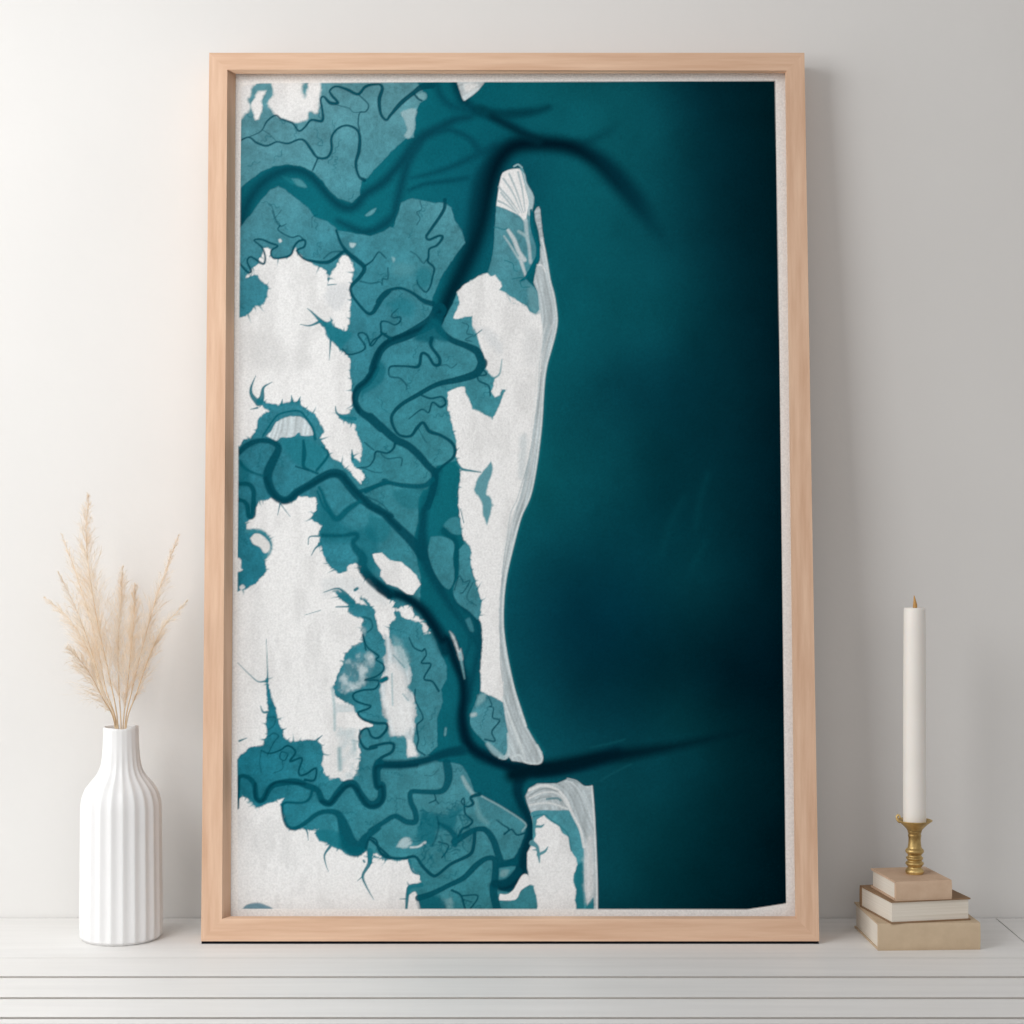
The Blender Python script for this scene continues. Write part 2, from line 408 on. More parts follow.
stroke(T('I',(220,120),(160,135),(60,140),(0,125)), [6,8,8,8], (5,62,74), 5)
stroke(T('I',(40,150),(110,190),(185,228)), [6,7,8], (3,42,54), 5)
stroke(T('J',(290,472),(350,460),(398,446)), 1.5, (16,82,92), 1.6, .7)
stroke(T('J',(300,592),(360,555),(420,525)), 1.5, (18,84,94), 1.6, .7)
for p in (((730,300),(705,380),(690,470)),((650,380),(610,460),(580,560)),((720,520),(680,600)),((240,270),(330,360),(480,330))):
    stroke(T('K', *p), 3, (8,72,82), 6, .45)
# --- marshes
M1 = T('A1',(60,80),(60,760),(80,740),(130,700),(200,650),(280,615),(370,605),(450,615),(520,645),(590,705),(640,775),(690,820),(780,850),(830,800),(840,710),(880,690),(920,640),(1024,530),'A2',(60,590),(150,510),(230,440),(280,430),(285,370),(290,270),(320,210),(350,190),(335,130),(300,80))
poly(M1, marsh, .9, .6, .3, smooth=False)
M2 = T('A1',(60,1010),(130,930),(200,830),(260,765),(310,745),(350,765),(420,820),(500,880),(540,940),(620,970),'B1',(660,100),(690,130),(800,150),(900,165),(980,140),(1024,110),'A2',(150,1010),(185,900),(200,850),(270,820),(330,835),(400,850),(480,850),(520,880),(540,960),(590,1030),'B2',(550,90),(590,140),(610,210),(560,270),(500,360),(450,440),(400,560),(395,640),(460,740),(490,670),(530,600),(560,525),(640,450),(750,400),'g',(535,310),(540,400),(530,480),(505,550),(490,620),'E2',(712,390),(660,500),(640,560),(650,620),(700,680),(760,740),(830,800),(900,840),(800,1000),'H',(140,340),(125,390),(150,470),(175,560),(140,660),(130,780),(60,880),(150,1000),'g',(232,920))
poly(M2, marsh, .9, .6, .3, smooth=False)
W2 = T('C2',(430,740),(560,705),(585,760),(560,1000),'D2',(570,100),(580,250),(610,340),(650,400),(640,450),(660,530),(690,620),(715,710),(700,800),(720,900),(725,1024),'E2',(722,130),(708,300),(708,390),(675,470),(645,540),(645,610),(680,660),(730,710),(780,760),(850,800),(900,840),(1024,880),'g',(600,748),(600,790),'H',(480,335),(340,300),(240,320),(150,340),(125,390),(150,470),(175,560),(140,660),(130,780),(60,880),(0,890),'F2',(890,785),(830,770),(800,730),(815,600),(860,590),(920,560),(960,490),(990,410),(1000,340),(920,290),(850,240),(780,200),(710,160),(650,130),(640,60),'E2',(640,960),(590,870),(520,850),(440,845),(370,800),(430,745),(430,560),(465,460),(455,380),(490,310),(490,230),(440,120),(400,0),'D2',(385,900),(330,800),(320,700),(325,560),(300,450),(280,300),(310,200),(310,60),(340,0),'C2',(365,890),(405,790))
poly(W2, sea, 1.0, .4, .3, smooth=False)
# lagoon thalwegs
stroke(T('C2',(430,780),(410,900),'D2',(360,60),(340,200),(335,340),(370,470),(430,590),(480,680),(550,790),(640,900),(690,1000)), [10,9,9,9,12,13,12,9,6,5,4], (7,72,86), 4)
stroke(T('D2',(530,690),(600,750),(670,820),(700,930),(700,1024),'E2',(680,200),(650,330),(620,450)), [5,6,6,6,6,6,7,8], (8,72,86), 4)
stroke(T('D2',(480,260),(540,320),(555,400),(545,540),(510,640),(540,720)), [9,7,6,6,4,5], (8,82,95), 2)
stroke(T('D2',(540,720),(580,820),(640,960),'E2',(600,200)), [4,4,3,2], (9,78,92), 2)
stroke(T('D2',(-30,545),(20,590),(120,650),(230,690),(330,760),(400,850),(460,950),(490,1024),'E2',(510,90),(550,190),(595,310),(605,420),(590,540),(605,660),(650,750),(760,820),(900,870),(1024,890),'H',(100,245),(200,262),(330,245),(470,215),(600,165)), [8,10,11,11,12,13,14,14,14,13,12,12,12,13,14,14,13,13,14,15,15,15,14], (4,56,70), 4, [.5]+[1]*19)
stroke(T('D2',(60,630),(120,655),(230,690),(330,765),(400,860),(460,960),'E2',(495,60),(545,200),(590,320),(600,430),(590,550),(610,680),(660,760),(770,825),(900,872),(1024,892),'H',(200,262),(330,245),(470,210),(600,160)), [2,4,5,6,6,6,6,5,5,5,6,8,8,8,8,9,9,9,8,6], (1,30,44), 4, [.3,.6]+[1]*17+[.6])
stroke(T('H',(150,250),(105,300),(90,360),(110,430),(150,510),(160,570),(130,680),(110,780),(40,850),(-40,850)), [13,12,11,9,9,9,10,10,9,6], (3,50,64), 3.5)
stroke(T('E2',(590,770),(480,790),(370,830),(220,860),(60,860)), [10,9,8,9,9], (6,66,80), 2.5)
stroke(T('J',(40,560),(100,545),(200,530),(320,505),(450,487),(600,460),(720,432),(850,405)), [14,15,15,14,12,7,5,3], (1,28,39), 6, [1,1,1,1,.9,.8,.6,.2])
# marsh islets
poly(T('D2',(390,300),(440,295),(500,310),(540,350),(530,440),(540,560),(505,635),(450,590),(400,500),(372,390)), marsh, .9, .3)
poly(T('D2',(470,230),(500,190),(560,170),(580,220),(590,280),(530,280)), marsh, 1.2, .5, al=.8)
poly(T('D2',(570,380),(610,345),(650,400),(645,500),(680,600),(712,710),(700,830),(640,780),(560,720),(535,660),(540,610),(570,540)), marsh, .9, .3)
poly(T('D2',(610,830),(640,820),(665,900),(640,900)), marsh, 1.2, al=.7)
poly(T('E2',(712,392),(660,500),(640,560),(650,620),(700,680),(760,740),(830,800),(880,800),(900,700),(870,580),(850,460),(800,430)), marsh, .8, .3)
poly(T('F2',(820,630),(930,618),(885,690),(820,712)), marsh, .8, .3)
poly(T('F2',(840,640),(890,640),(870,680),(835,680)), (140,172,175), 1.5, .6, al=.5)
poly(T('E2',(520,850),(590,872),(645,970),(660,1024),'F2',(650,190),(560,120),(520,40)), marsh, .9, .3, al=.9)
poly(T('D2',(200,80),(290,90),(300,200),(270,280),(210,230),(130,150)), marsh, 1.5, .8, al=.7)
poly(T('D2',(0,150),(110,200),(130,260),(90,330),(30,330),(-30,280)), sea, 2.5, .8, al=.55)
poly(T('C2',(140,900),(260,880),(380,900),(340,1000),(250,1020),(160,960)), sea, 2.5, 1.2, al=.5)
poly(T('C2',(440,780),(560,760),(560,1010),(430,1000)), sea, 3, 1., al=.6)
# --- hair-fine side creeks all over the marsh
dry = (np.abs(img-marsh).max(-1) < 1e-4).astype(float)
rr = np.random.default_rng(77)
cand_ = np.argwhere(dry > 0)
for q in cand_[rr.integers(0, len(cand_), 230)]:
    x, y = X[tuple(q)], Y[tuple(q)]; h0 = rr.random()*6.28; fq = .5+rr.random()*.7; amp = .7+rr.random()*.9
    pts = [(x, y)]
    for k in range(rr.integers(5, 15)):
        hh = h0+amp*math.sin(k*fq*2+q[0]); pts.append((pts[-1][0]+2.2*math.cos(hh), pts[-1][1]+2.2*math.sin(hh)))
    stroke(pts, [1.2,.9,.5], (16,96,110), .7, .55, 2, mod=dry)
# --- shallow dark-teal patches
poly(T('F2',(330,240),(450,290),(560,240),(610,250),(560,300),(540,380),(480,380),(430,400),(400,480),(300,430),(310,350)), (16,102,116), 3, 2.5, 1, al=.8)
poly(T('B2',(100,600),(200,560),(290,610),(250,680),(150,640)), (24,112,126), 5, 2, al=.6)
poly(T('B2',(290,390),(360,370),(400,430),(350,510),(290,460)), (30,115,128), 3, 2, al=.6)
poly(T('D1',(570,50),(700,190),(800,250),(900,230),(950,350),(900,560),(840,480),(800,350),(600,330),(560,200)), (16,102,116), 5, 2, al=.65)
poly(T('C1',(60,700),(120,760),(130,860),(66,870)), (14,96,110), 4, 1, al=.7)
poly(T('C1',(330,560),(450,550),(620,640),(580,760),(500,760),(430,740),(330,620)), (26,116,130), 4, 1.5, al=.6)
poly(T('B1',(590,720),(680,740),(780,790),(740,850),(700,890),(640,820)), (22,112,126), 2, 1, al=.7)
# --- white land
def fringe(pts, seed, c=(44,120,133), ln=5.5, step=5., keep=.45, shut=True):
    r = np.random.default_rng(seed); n = len(pts)
    area2 = sum(pts[i][0]*pts[(i+1) % n][1]-pts[(i+1) % n][0]*pts[i][1] for i in range(n)); sg = 1 if area2 > 0 else -1
    if shut is not True: sg = shut
    for i in range(n if shut is True else n-1):
        a = np.array(pts[i]); b = np.array(pts[(i+1) % n]); e = b-a; L = np.hypot(*e)
        if L < 1 or (a[0] < 241 and b[0] < 241) or (a[1] > 905 and b[1] > 905): continue
        nin = np.array([-e[1], e[0]])/L*sg
        for q in range(max(1, int(L/step))):
            if r.random() > keep: continue
            p = a+e*r.random(); l = ln*(.35+r.random()**2); d = nin+e/L*r.normal()*.45
            m_ = p+d*l*.5+r.normal(size=2)*.5
            stroke([tuple(p-nin*1.2), tuple(m_), tuple(m_+d*l*.6+r.normal(size=2)*.8)], [2.2,1.1,.3], c, .75, [.85,.65,.2], 3)
LW = dict(soft=1.1, jag=1.3, jag2=.9)
poly(T('A1',(60,80),(160,85),(135,120),(130,170),(115,190),(130,250),(100,280),(60,310)), white, 2, 1.5, .6)
poly(T('A1',(175,140),(235,130),(220,160),(200,200),(205,250),(185,310),(160,320),(150,280),(135,230),(150,190)), white, 1.4, 1.2, .6)
poly(T('A1',(258,70),(450,70),(460,140),(485,175),(500,110),(520,70),(580,80),(575,170),(560,270),(510,265),(490,320),(440,335),(410,330),(345,315),(300,288),(275,260),(240,215),(275,160)), white, 1.8, 1.6, .6)
poly(T('A2',(190,270),(295,250),(280,330),(285,380),(250,435),(225,420),(235,360)), (150,182,188), 1.5, 1.5, .6, al=.85)
poly(T('A2',(290,160),(350,145),(360,185),(320,190)), (120,168,176), 1.2, .8, al=.8)
L2 = T('B1',(215,245),(240,238),(262,250),(262,290),(285,312),(340,310),(385,300),(405,265),(420,245),(430,270),(470,310),(520,345),(570,360),(610,390),(630,430),(625,475),(640,430),(670,370),(700,325),(710,300),(740,285),(775,320),(790,350),(785,420),(770,480),(770,560),(770,640),(765,710),(745,770),(700,760),(660,740),(650,700),(620,715),(580,710),(600,740),(610,790),(635,830),(655,840),(690,880),(740,920),(765,950),'C1',(770,130),(775,200),(780,290),(785,370),(760,410),(705,412),(690,440),(760,470),(800,480),(815,540),(840,600),(845,660),(830,715),(800,690),(780,650),(775,700),(790,750),(840,770),(858,820),(840,855),(800,820),(760,770),(700,715),(650,680),(620,630),(600,590),(585,560),(600,520),(590,480),(570,450),(540,410),(500,380),(455,350),(440,325),(400,330),(350,340),(310,350),(270,350),(230,335),(205,310),(180,320),(190,350),(220,375),(245,390),(215,405),(180,450),(165,510),(130,560),(90,575),(60,610),'g',(232,440),(232,320),'B1',(50,690),(100,680),(130,650),(160,620),(215,600),(235,550),(245,490),(220,470),(195,440),(180,415),(140,420),(105,430),(140,375),(180,350))
poly(L2, white, **LW, smooth=False)
poly(T('B1',(625,490),(700,470),(760,500),(740,600),(660,640),(610,560)), (205,208,210), 4, 2, al=.7)
poly(T('B1',(100,800),(250,770),(340,850),(350,1000),(150,1010)), (212,212,211), 8, 3, al=.8)
poly(T('B1',(440,760),(500,800),(520,1000),(430,1000)), (214,214,213), 5, 2, al=.7)
poly(T('C1',(235,550),(270,510),(290,470),(330,440),(400,425),(460,430),(500,465),(525,510),(530,545),(455,550),(440,530),(390,560),(330,560),(300,580),(270,570)), sand*1.18, .9, .7, .4)
L3 = T('D1',(160,120),(185,75),(260,50),(300,60),(340,85),(400,75),(440,45),(490,38),(545,55),(560,85),(540,140),(515,180),(540,200),(590,230),(570,265),(575,300),(560,350),(580,350),(600,420),(640,490),(690,530),(750,525),(755,480),(800,470),(840,490),(830,530),(900,580),(960,640),(1024,690),'D2',(60,640),(110,690),(160,720),(150,750),(185,760),(200,740),(240,735),(265,760),(280,800),(330,830),(365,870),(385,915),(345,925),(335,860),(300,840),(240,830),(200,800),(185,770),(155,785),(160,830),(120,860),(128,900),(120,960),(90,955),(60,900),(40,850),(35,780),(10,740),'D1',(860,690),(830,690),(880,740),(800,720),(740,670),(700,640),(660,640),(690,680),(760,740),(750,780),(800,810),(850,830),(840,900),(845,970),(790,990),(755,1024),'E1',(740,150),(710,230),(690,290),(660,370),(680,430),(730,455),(790,490),(800,520),(820,560),(910,610),(880,625),(830,640),(820,720),(830,780),(815,900),(790,950),(730,965),(690,945),(640,950),(600,910),(590,860),(600,790),(580,730),(560,700),(500,705),(430,710),(385,715),(350,690),(340,640),(310,590),(290,500),(270,440),(250,360),(240,310),(228,330),(235,430),(240,520),(225,610),(235,670),(210,740),(180,740),(120,755),(80,790),(40,830),'g',(232,760),(232,594),'D1',(100,630),(170,600),(200,560),(235,520),(225,450),(250,400),(265,350),(250,310),(225,275),(180,260),(110,250),(105,210),(150,180))
poly(L3, white, **LW, smooth=False)
fringe(L2, 5); fringe(L3, 6)
poly(T('D1',(580,560),(760,560),(900,600),(1000,700),(980,740),(850,680),(700,640),(600,680)), (208,212,213), 4, 3, al=.6)
poly(T('D1',(640,780),(800,820),(840,900),(780,980),(650,940)), (218,218,217), 6, 4, al=.6)
poly(T('D1',(130,310),(160,280),(200,285),(240,320),(260,360),(240,400),(215,400),(190,365),(150,345)), (216,216,214), 1.0, .5)
stroke(T('D1',(110,262),(190,262),(240,295),(265,345),(255,400),(225,430)), [4,4,2.5,2,2.5,4], (60,132,144), 1.4, .85)
poly(T('D1',(40,425),(70,450),(70,500),(80,512),(40,520)), white, .9, .6)
poly(T('D1',(60,620),(80,605),(98,625),(70,640)), white, 1, .5, al=.8)
mot = np.clip((fbm(9, 61, 4)-.30)*2.6, .1, .95)
poly(T('E1',(720,260),(760,190),(800,190),(820,150),(870,140),(920,170),(920,220),(890,290),(860,350),(800,380),(740,400),(690,370),(690,300)), (186,202,206), 2.5, 2, .8, mod=mot)
poly(T('E1',(680,470),(740,470),(800,500),(780,530),(690,540)), (196,206,208), 2, 2, al=.8)
poly(T('E1',(690,620),(800,630),(815,760),(800,930),(730,950),(690,850)), (196,206,208), 4, 3, mod=mot)
poly(T('E1',(690,530),(790,525),(830,560),(900,608),(860,622),(690,615)), white, .8, .6, .3)
L4 = T('E2',(90,30),(130,60),(150,110),(200,110),(240,200),(265,260),(255,330),(240,370),(285,430),(288,600),(270,700),(285,760),(310,800),(260,815),(235,800),(235,720),(205,670),(150,685),(125,660),(110,580),(80,540),(75,440),(65,340),(95,240),(80,180),(100,150))
poly(L4, sand*1.12, 1.6, 1.8, .8)
poly(T('E2',(120,200),(180,240),(230,330),(235,440),(275,460),(270,600),(225,660),(150,660),(120,560),(95,500),(90,350)), white, 4, 2, 1, al=.8)
poly(T('E2',(235,700),(270,710),(300,790),(262,808),(240,790)), white, 1.5, .6, al=.8)
poly(T('E2',(140,30),(190,60),(250,180),(235,260),(170,150)), (130,172,179), 3, 2, al=.6)
poly(T('D2',(15,410),(75,400),(130,450),(200,460),(260,510),(300,550),(325,605),(275,670),(240,665),(180,625),(110,600),(65,550),(70,510),(35,460)), white, .8, .5, .3, smooth=False)
poly(T('D2',(510,905),(540,940),(570,1024),'E2',(580,120),(592,185),(575,190),(550,110),(520,30)), (200,208,209), 1.6, .6)
stroke(T('E2',(575,150),(592,240),(605,310)), [3,2,1], (120,168,176), 1.2, .8)
stroke(T('E2',(485,630),(480,672)), 2, (110,160,168), 1, .7)
# --- barrier island
east = T('g',(542,240),(544.5,249),(547,263),(550,281),(554,296),(556.6,315),(556.6,324),(554.7,335),(551,349),(547,363),(544.5,377.5),(543,395),(541,427),(536,467),(530,496),(520.6,517.5),(513,546),(506.5,574),(503.4,599),(503,627),(507,657),(513.8,688),(520,708),(526,726),(535,741.5),(542,752),(543,758),(540,763),(531,764.5),(521.5,762),(512,761))
stroke(east[2:26], 4, (18,112,122), 3.5, .8)
poly(T('G',(130,740),(138,560),(150,480),(180,310),(230,260),(310,245),(370,250),(400,370),(460,490),(430,640),(440,760),(480,900),(490,960),(475,1040),'Z',(225,130),(190,190),(165,245),(240,330),(255,450),(225,480),(100,430),(-40,300),'B2',(755,408),(770,350),(790,250),(800,100)), marsh, .8, .3)
poly(T('G',(465,610),(490,573),(512,592),(530,760),(550,900),(565,1024),'Z',(290,120),(300,190),(230,190),(255,130),(258,40),'G',(520,920),(500,780),(475,690)), sand, .8, .3)
isl = T('Z',(258,140),(230,190),(215,270),(240,330),(252,445),(225,475),(185,455),(170,430),(130,415),(70,400),'g',(505,320),(508,400),(505,470),(500,540),(492,600),(486,650),'E2',(745,400),(800,430),(850,460),(870,580),(890,690),(880,800),(905,835))+east[::-1]
poly(isl, sand, .8, .3, smooth=False)
core = T('B2',(560,525),(600,480),(680,430),(750,405),(775,425),(800,415),(835,460),(845,490),(830,510),(870,530),(895,570),(905,595),(960,605),(1000,615),'Z',(40,345),(70,400),(130,415),(170,425),(190,460),(230,480),(260,470),(275,560),(270,700),(262,830),(245,1000),'g',(536,410),(530,450),(522,490),(513,520),(508,545),(503,572),(499.5,600),(499,628),(501,660),'E2',(855,330),(850,460),(800,430),(760,418),(710,392),(708,260),(718,130),(720,0),'D2',(722,960),(715,870),(700,820),(710,790),(715,710),(685,610),(660,530),(640,450),(650,400),(640,360),(600,320),(580,220),(570,120),(565,20),'C2',(560,940),(575,850),(580,750),(550,680),(555,590),(535,520),(520,440),(500,380),(500,330),(495,270),(580,235),(605,235),(610,270),(640,330),(655,375),(700,395),(750,420),(785,442),(825,360),(850,300),(868,255),(840,250),(830,290),(800,300),(775,265),(790,230),(795,180),(765,150),(740,120),'B2',(740,970),(715,890),(690,830),(680,780),(655,740),(655,680),(600,685),(560,700),(535,690),(555,640),(575,590))
poly(core, white, 1.0, .7, .5, smooth=False)
shore = T('D2',(715,870),(700,820),(710,790),(715,710),(685,610),(660,530),(640,450),(650,400),(640,360),(600,320),(580,220),(570,120),(565,20),'C2',(560,940),(575,850),(580,750),(550,680),(555,590),(535,520),(520,440),(500,380))
fringe(shore, 9, ln=3.5, keep=.4, shut=1)
poly(T('Z',(160,560),(260,600),(250,760),(170,800),(150,650)), (214,215,215), 6, 3, al=.7)
poly(T('B2',(670,760),(760,760),(840,850),(840,930),(760,860)), (206,210,212), 4, 2, al=.6)
poly(T('C2',(960,560),(1000,540),(1000,700),(980,820),(950,800)), (196,204,206), 3, 1.5, al=.7)
stroke(T('C2',(1020,700),(980,830),(940,960),'D2',(900,150),(880,300),(860,420),(845,600),(835,800),(835,1024),'E2',(835,200),(850,330)), 1.1, (150,165,170), .8, .7)
stroke(east[:24], 1.6, (218,224,224), .9, .9)
for k, off in enumerate((4, 7, 10)):
    stroke([(x-off-2*math.sin(i), y) for i, (x, y) in enumerate(east[6:18])], 1, (168,184,188) if k % 2 else (214,218,218), 1, .6)
for a in ((850,430),(880,520),(905,580),(925,620)):
    stroke(T('E2',(a[0], a[1]),(a[0]+35, a[1]+100),(a[0]+70, a[1]+205)), 1.3, (208,216,217), 1, .8)
stroke(T('H',(0,190),(30,190),(45,150),(40,70)), [3,4,3,2], (186,204,207), 1, .9)
stroke(T('H',(60,190),(100,180),(130,215),(200,222),(215,190),(190,130)), 1.8, (206,216,217), .9, .9)
stroke(T('E2',(755,730),(800,780),(850,815)), [4,6,4], (150,182,188), 1.6, .8)
poly(T('E2',(690,420),(740,405),(730,450),(680,490)), (130,172,178), 2, 1, al=.7)
stroke(T('E2',(655,545),(672,540)), 4, (190,206,208), 1.5, .7)
poly(T('C2',(775,710),(785,760),(760,850),(745,920),(770,940),(785,1000),'D2',(785,90),(770,150),(750,225),(725,160),(715,80),(670,10),'C2',(670,880),(690,820),(730,770)), (96,150,160), 1.2, .7, .3)
stroke(T('C2',(560,730),(590,762),(640,772),(710,782)), [2.5,2.5,2,1], (40,120,132), .8)
stroke(T('C2',(795,180),(830,150),(845,60)), [2,1.6,.8], (70,138,148), .8, .8)
# fan at the north tip
poly(T('G',(142,560),(150,490),(180,310),(230,260),(310,245),(350,265),(380,380),(410,480),(420,560),(400,640),(390,705),(340,650),(260,605)), white, .8, .3)
poly(T('G',(360,270),(385,300),(400,370),(460,490),(432,640),(405,620),(420,520),(395,430)), (168,190,195), .9)
for a, b, c in (((160,400),(250,500),(335,620)),((200,330),(280,450),(355,620)),((250,290),(310,430),(370,620)),((155,520),(220,550),(300,610)),((325,275),(360,420),(385,610)),((180,450),(260,550),(330,640))):
    stroke(T('G', a, b, c), [2,1.6,.8], (146,170,176), .7, .75)
stroke(T('G',(290,225),(325,210),(358,235)), 1.6, (150,186,192), .7, .9)
stroke(T('G',(240,770),(290,850),(330,950),(380,1024),'Z',(130,110),(165,232)), [3,4,4,4,4,2], (196,206,208), 1.2, .9)
stroke(T('G',(205,820),(260,900),(320,1000),'Z',(120,120)), [1.5,2,2,1.5], (170,192,196), 1, .8)
stroke(T('G',(390,690),(400,800),(420,920),(430,1040),'Z',(200,130)), [4,3.5,3,3,2], (172,192,197), 1.2, .9)
stroke(T('G',(330,780),(390,820),(410,870)), [2.5,3,2], (160,188,193), 1.2, .8)
stroke(T('G',(435,600),(445,760),(488,900),(492,1000),'Z',(240,110),(205,175),(165,240),(130,262)), [2.5,3,3,4,4,3.5,3,1.5], (8,96,110), .8)
poly(T('Z',(180,290),(240,330),(250,440),(225,475),(190,430),(180,350)), (110,158,166), 2, .8, al=.6)
stroke(T('Z',(240,160),(270,165),(290,200)), 1.6, (225,228,228), .9, .8)
stroke(T('Z',(30,130),(80,150),(90,190),(110,200)), 1.1, (30,112,124), .6, .8)
stroke(T('Z',(80,250),(130,240),(160,245)), 1.1, (30,112,124), .6, .8)
stroke(T('Z',(130,260),(140,300),(190,300)), 1.1, (30,112,124), .6, .8)
stroke(T('G',(120,745),(160,750),(200,765),(230,755)), 1.2, (30,112,124), .6, .8)
# --- south island
poly(T('H',(130,390),(150,350),(190,325),(240,325),(290,325),(340,305),(385,315),(430,340),(465,340),(475,370),(482,500),(490,620),(495,800),(498,1000),(150,1000),(160,900),(140,760),(140,680),(180,590),(160,480),(140,430)), sand*.96, .8, .3, smooth=False)
poly(T('H',(165,500),(160,472),(220,460),(290,463),(355,465),(385,510),(420,590),(432,680),(430,740),(430,850),(428,1000),(180,1000),(170,640)), marsh*1.25, .8, .4)
poly(T('H',(395,740),(425,735),(430,850),(425,1000),(390,1000),(380,800)), (34,116,128), 1.5, .6)
poly(T('H',(190,510),(225,488),(260,520),(305,545),(320,580),(350,600),(360,660),(390,710),(395,740),(380,780),(375,820),(390,870),(385,920),(395,1000),(190,1000),(185,900),(165,880),(175,850),(155,840),(150,790),(140,760),(140,680),(165,640),(185,590),(180,560)), white, .9, .6, .4, smooth=False)
poly(T('H',(0,890),(40,890),(75,860),(110,800),(135,790),(155,820),(150,850),(110,870),(80,920),(0,922)), white, .8, .5)
poly(T('H',(0,925),(80,922),(110,872),(170,850),(180,1000),(0,1000)), marsh, .8, .3)
poly(T('H',(440,960),(470,915),(480,920),(478,1000),(435,1000)), (40,120,132), 1, .3)
poly(T('H',(432,640),(465,590),(478,700),(480,860),(445,930),(435,800)), white, 4, 2, .5, al=.6)
for p, w_, c_ in ((((150,360),(220,335),(290,355),(340,410),(370,480),(410,560),(430,650)), 2.6, (222,224,223)), (((150,400),(230,370),(300,380),(345,440)), 1.5, (216,219,218)), (((150,435),(250,425),(345,455)), 1.8, (214,217,216)),
                  (((150,385),(230,350),(300,365)), 1, (140,150,150)), (((160,415),(240,395),(320,415)), 1, (146,158,160)), (((470,340),(482,500),(495,800),(497,1000)), 1.8, (222,226,226)),
                  (((340,310),(390,340),(440,420),(470,520)), 1, (206,214,216)), (((240,405),(290,400),(310,410)), 2, (80,128,136))):
    stroke(T('H', *p), w_, c_, .8, .85)
stroke(T('H',(345,300),(390,312),(430,340),(468,340)), 1.2, (206,216,218), .8, .8)
stroke(T('H',(170,495),(225,485),(265,515),(310,545),(350,590),(365,670)), 1.3, (34,112,124), .7, .8)
for p, w_ in ((((165,630),(190,650),(198,690),(202,730)), [6,3.5,3,1]), (((195,690),(230,672),(245,650)), [3,2.5,.8]), (((170,665),(192,665)), [1,2]), (((185,545),(210,545),(225,535)), [3,2.5,1])):
    stroke(T('H', *p), w_, (84,142,152), .8)
# --- south-west land
L7 = T('F1',(30,270),(65,180),(80,165),(120,190),(165,240),(200,235),(260,210),(345,180),(325,220),(340,280),(345,330),(370,370),(410,390),(460,375),(490,380),(565,380),(540,405),(570,450),(620,465),(640,490),(700,510),(750,545),(790,555),(840,545),(880,520),(885,590),(905,600),(920,540),(980,575),(1024,570),'F2',(10,560),(40,535),(90,570),(160,580),(240,575),(265,610),(280,650),(310,665),(328,715),(300,735),(250,740),(235,760),(240,800),(235,920),'g',(232,920))
poly(L7, white, 1, 1., .8, smooth=False)
fringe(L7, 8, keep=.4)
poly(T('F2',(250,800),(280,780),(300,800),(325,920),(238,920)), white, .9, .5)
poly(T('F1',(80,887),(110,862),(160,850),(210,855),(280,900),(80,900)), (112,146,160), 1., .5)
poly(T('F1',(120,190),(165,240),(175,260),(150,235),(110,205)), (120,165,172), 1.5, .5, al=.6)
poly(T('F2',(170,490),(200,440),(250,435),(270,470),(230,500)), (176,198,202), 1.6, 1, .5, al=.85)
stroke(T('F2',(260,495),(310,490),(352,464)), [2,2,2.4], (196,208,210), .9, .9)
stroke(T('F2',(592,45),(620,100),(655,150)), [3,4,3.5], (150,180,184), 1.5, .8)
stroke(T('F2',(675,190),(700,290),(750,340)), [3,5,4], (110,160,166), 2.5, .6)
stroke(T('F2',(715,168),(850,242),(992,340),(975,390)), 1.6, (146,178,182), .9, .75)
poly(T('F2',(455,800),(510,770),(530,885),(460,885)), (130,168,172), 3, 2, al=.7, mod=mot)
poly(T('F2',(300,815),(430,800),(485,870),(480,920),(330,920)), (10,92,106), 2.5, 1, al=.85)
# --- rivers and creeks over the marsh
R = lambda pts, w, c=DK, soft=.75, al=.95: stroke(pts, w, c, soft, al)
R(T('A1',(60,455),(120,430),(170,465),(235,485),(300,460),(370,470),(440,445),(480,455),(520,510),(560,560),(620,560),(650,510),(650,430),(690,375),(750,355),(810,380),(830,430),(825,520),(805,600),(825,680),(860,705)), [1.6,1.6,2,2,1.6,2,2,2.4,3,2.4,2.6,2.8,2.4,2.2,2.2,2.6,3.2,3.8,3,2.6,4])
R(T('A1',(120,430),(200,390),(235,330),(290,290),(330,315),(400,340),(440,390),(480,365),(520,320),(590,325),(590,250),(580,190),(600,170),(640,210),(690,210),(650,160),(640,130),(680,105),(750,125),(820,155),(870,105),(950,90),(975,120),(955,190),(965,280),(1000,320),'A2',(130,290),(200,210),(280,145),(330,110),(400,100)), [.8,1,1.6,1.8,1.8,1.8,2,2,2.4,2.8,2.2,1.8,2,3.4,3,2.6,2,2,3,3,3,2.4,3.4,4,3,2.4,3,4.5,4.5,6,6])
R(T('A1',(560,570),(530,640)), 1.6)
R(T('A2',(280,150),(310,185),(330,195)), 2)
R(T('A1',(820,155),(885,220),(870,265),(830,275),(820,340),(830,390)), 1.2)
R(T('A1',(690,225),(760,245),(790,270),(840,268)), 1, al=.7)
R(T('A1',(300,460),(250,410),(210,385)), .8, al=.7)
R(T('A1',(270,900),(290,960),(320,1000),(360,985)), 1, al=.7)
R(T('B1',(60,340),(110,395),(135,390),(110,330),(130,300),(170,320),(215,345),(225,300),(205,240),(155,195),(200,188),(260,212),(305,230),(265,260),(275,305),(340,305),(390,285),(410,235),(440,200),(480,195),(475,235),(430,260),(470,310),(540,330),(620,335),(670,310),(720,270),(745,265)), [1.8,2.2,2.4,1.8,1.8,2,2.2,2,1.8,1.6,2,2,2,2,2,2.2,2.2,2.2,2.4,2.2,2.2,2,2.2,3,3.6,3.4,3,3])
R(T('B1',(470,190),(440,165),(390,175),(310,130),(320,100)), 1.3)
R(T('B1',(320,100),(290,50),(270,-20),(250,-40)), 1, al=.7); R(T('B1',(290,50),(330,0)), .8, al=.6)
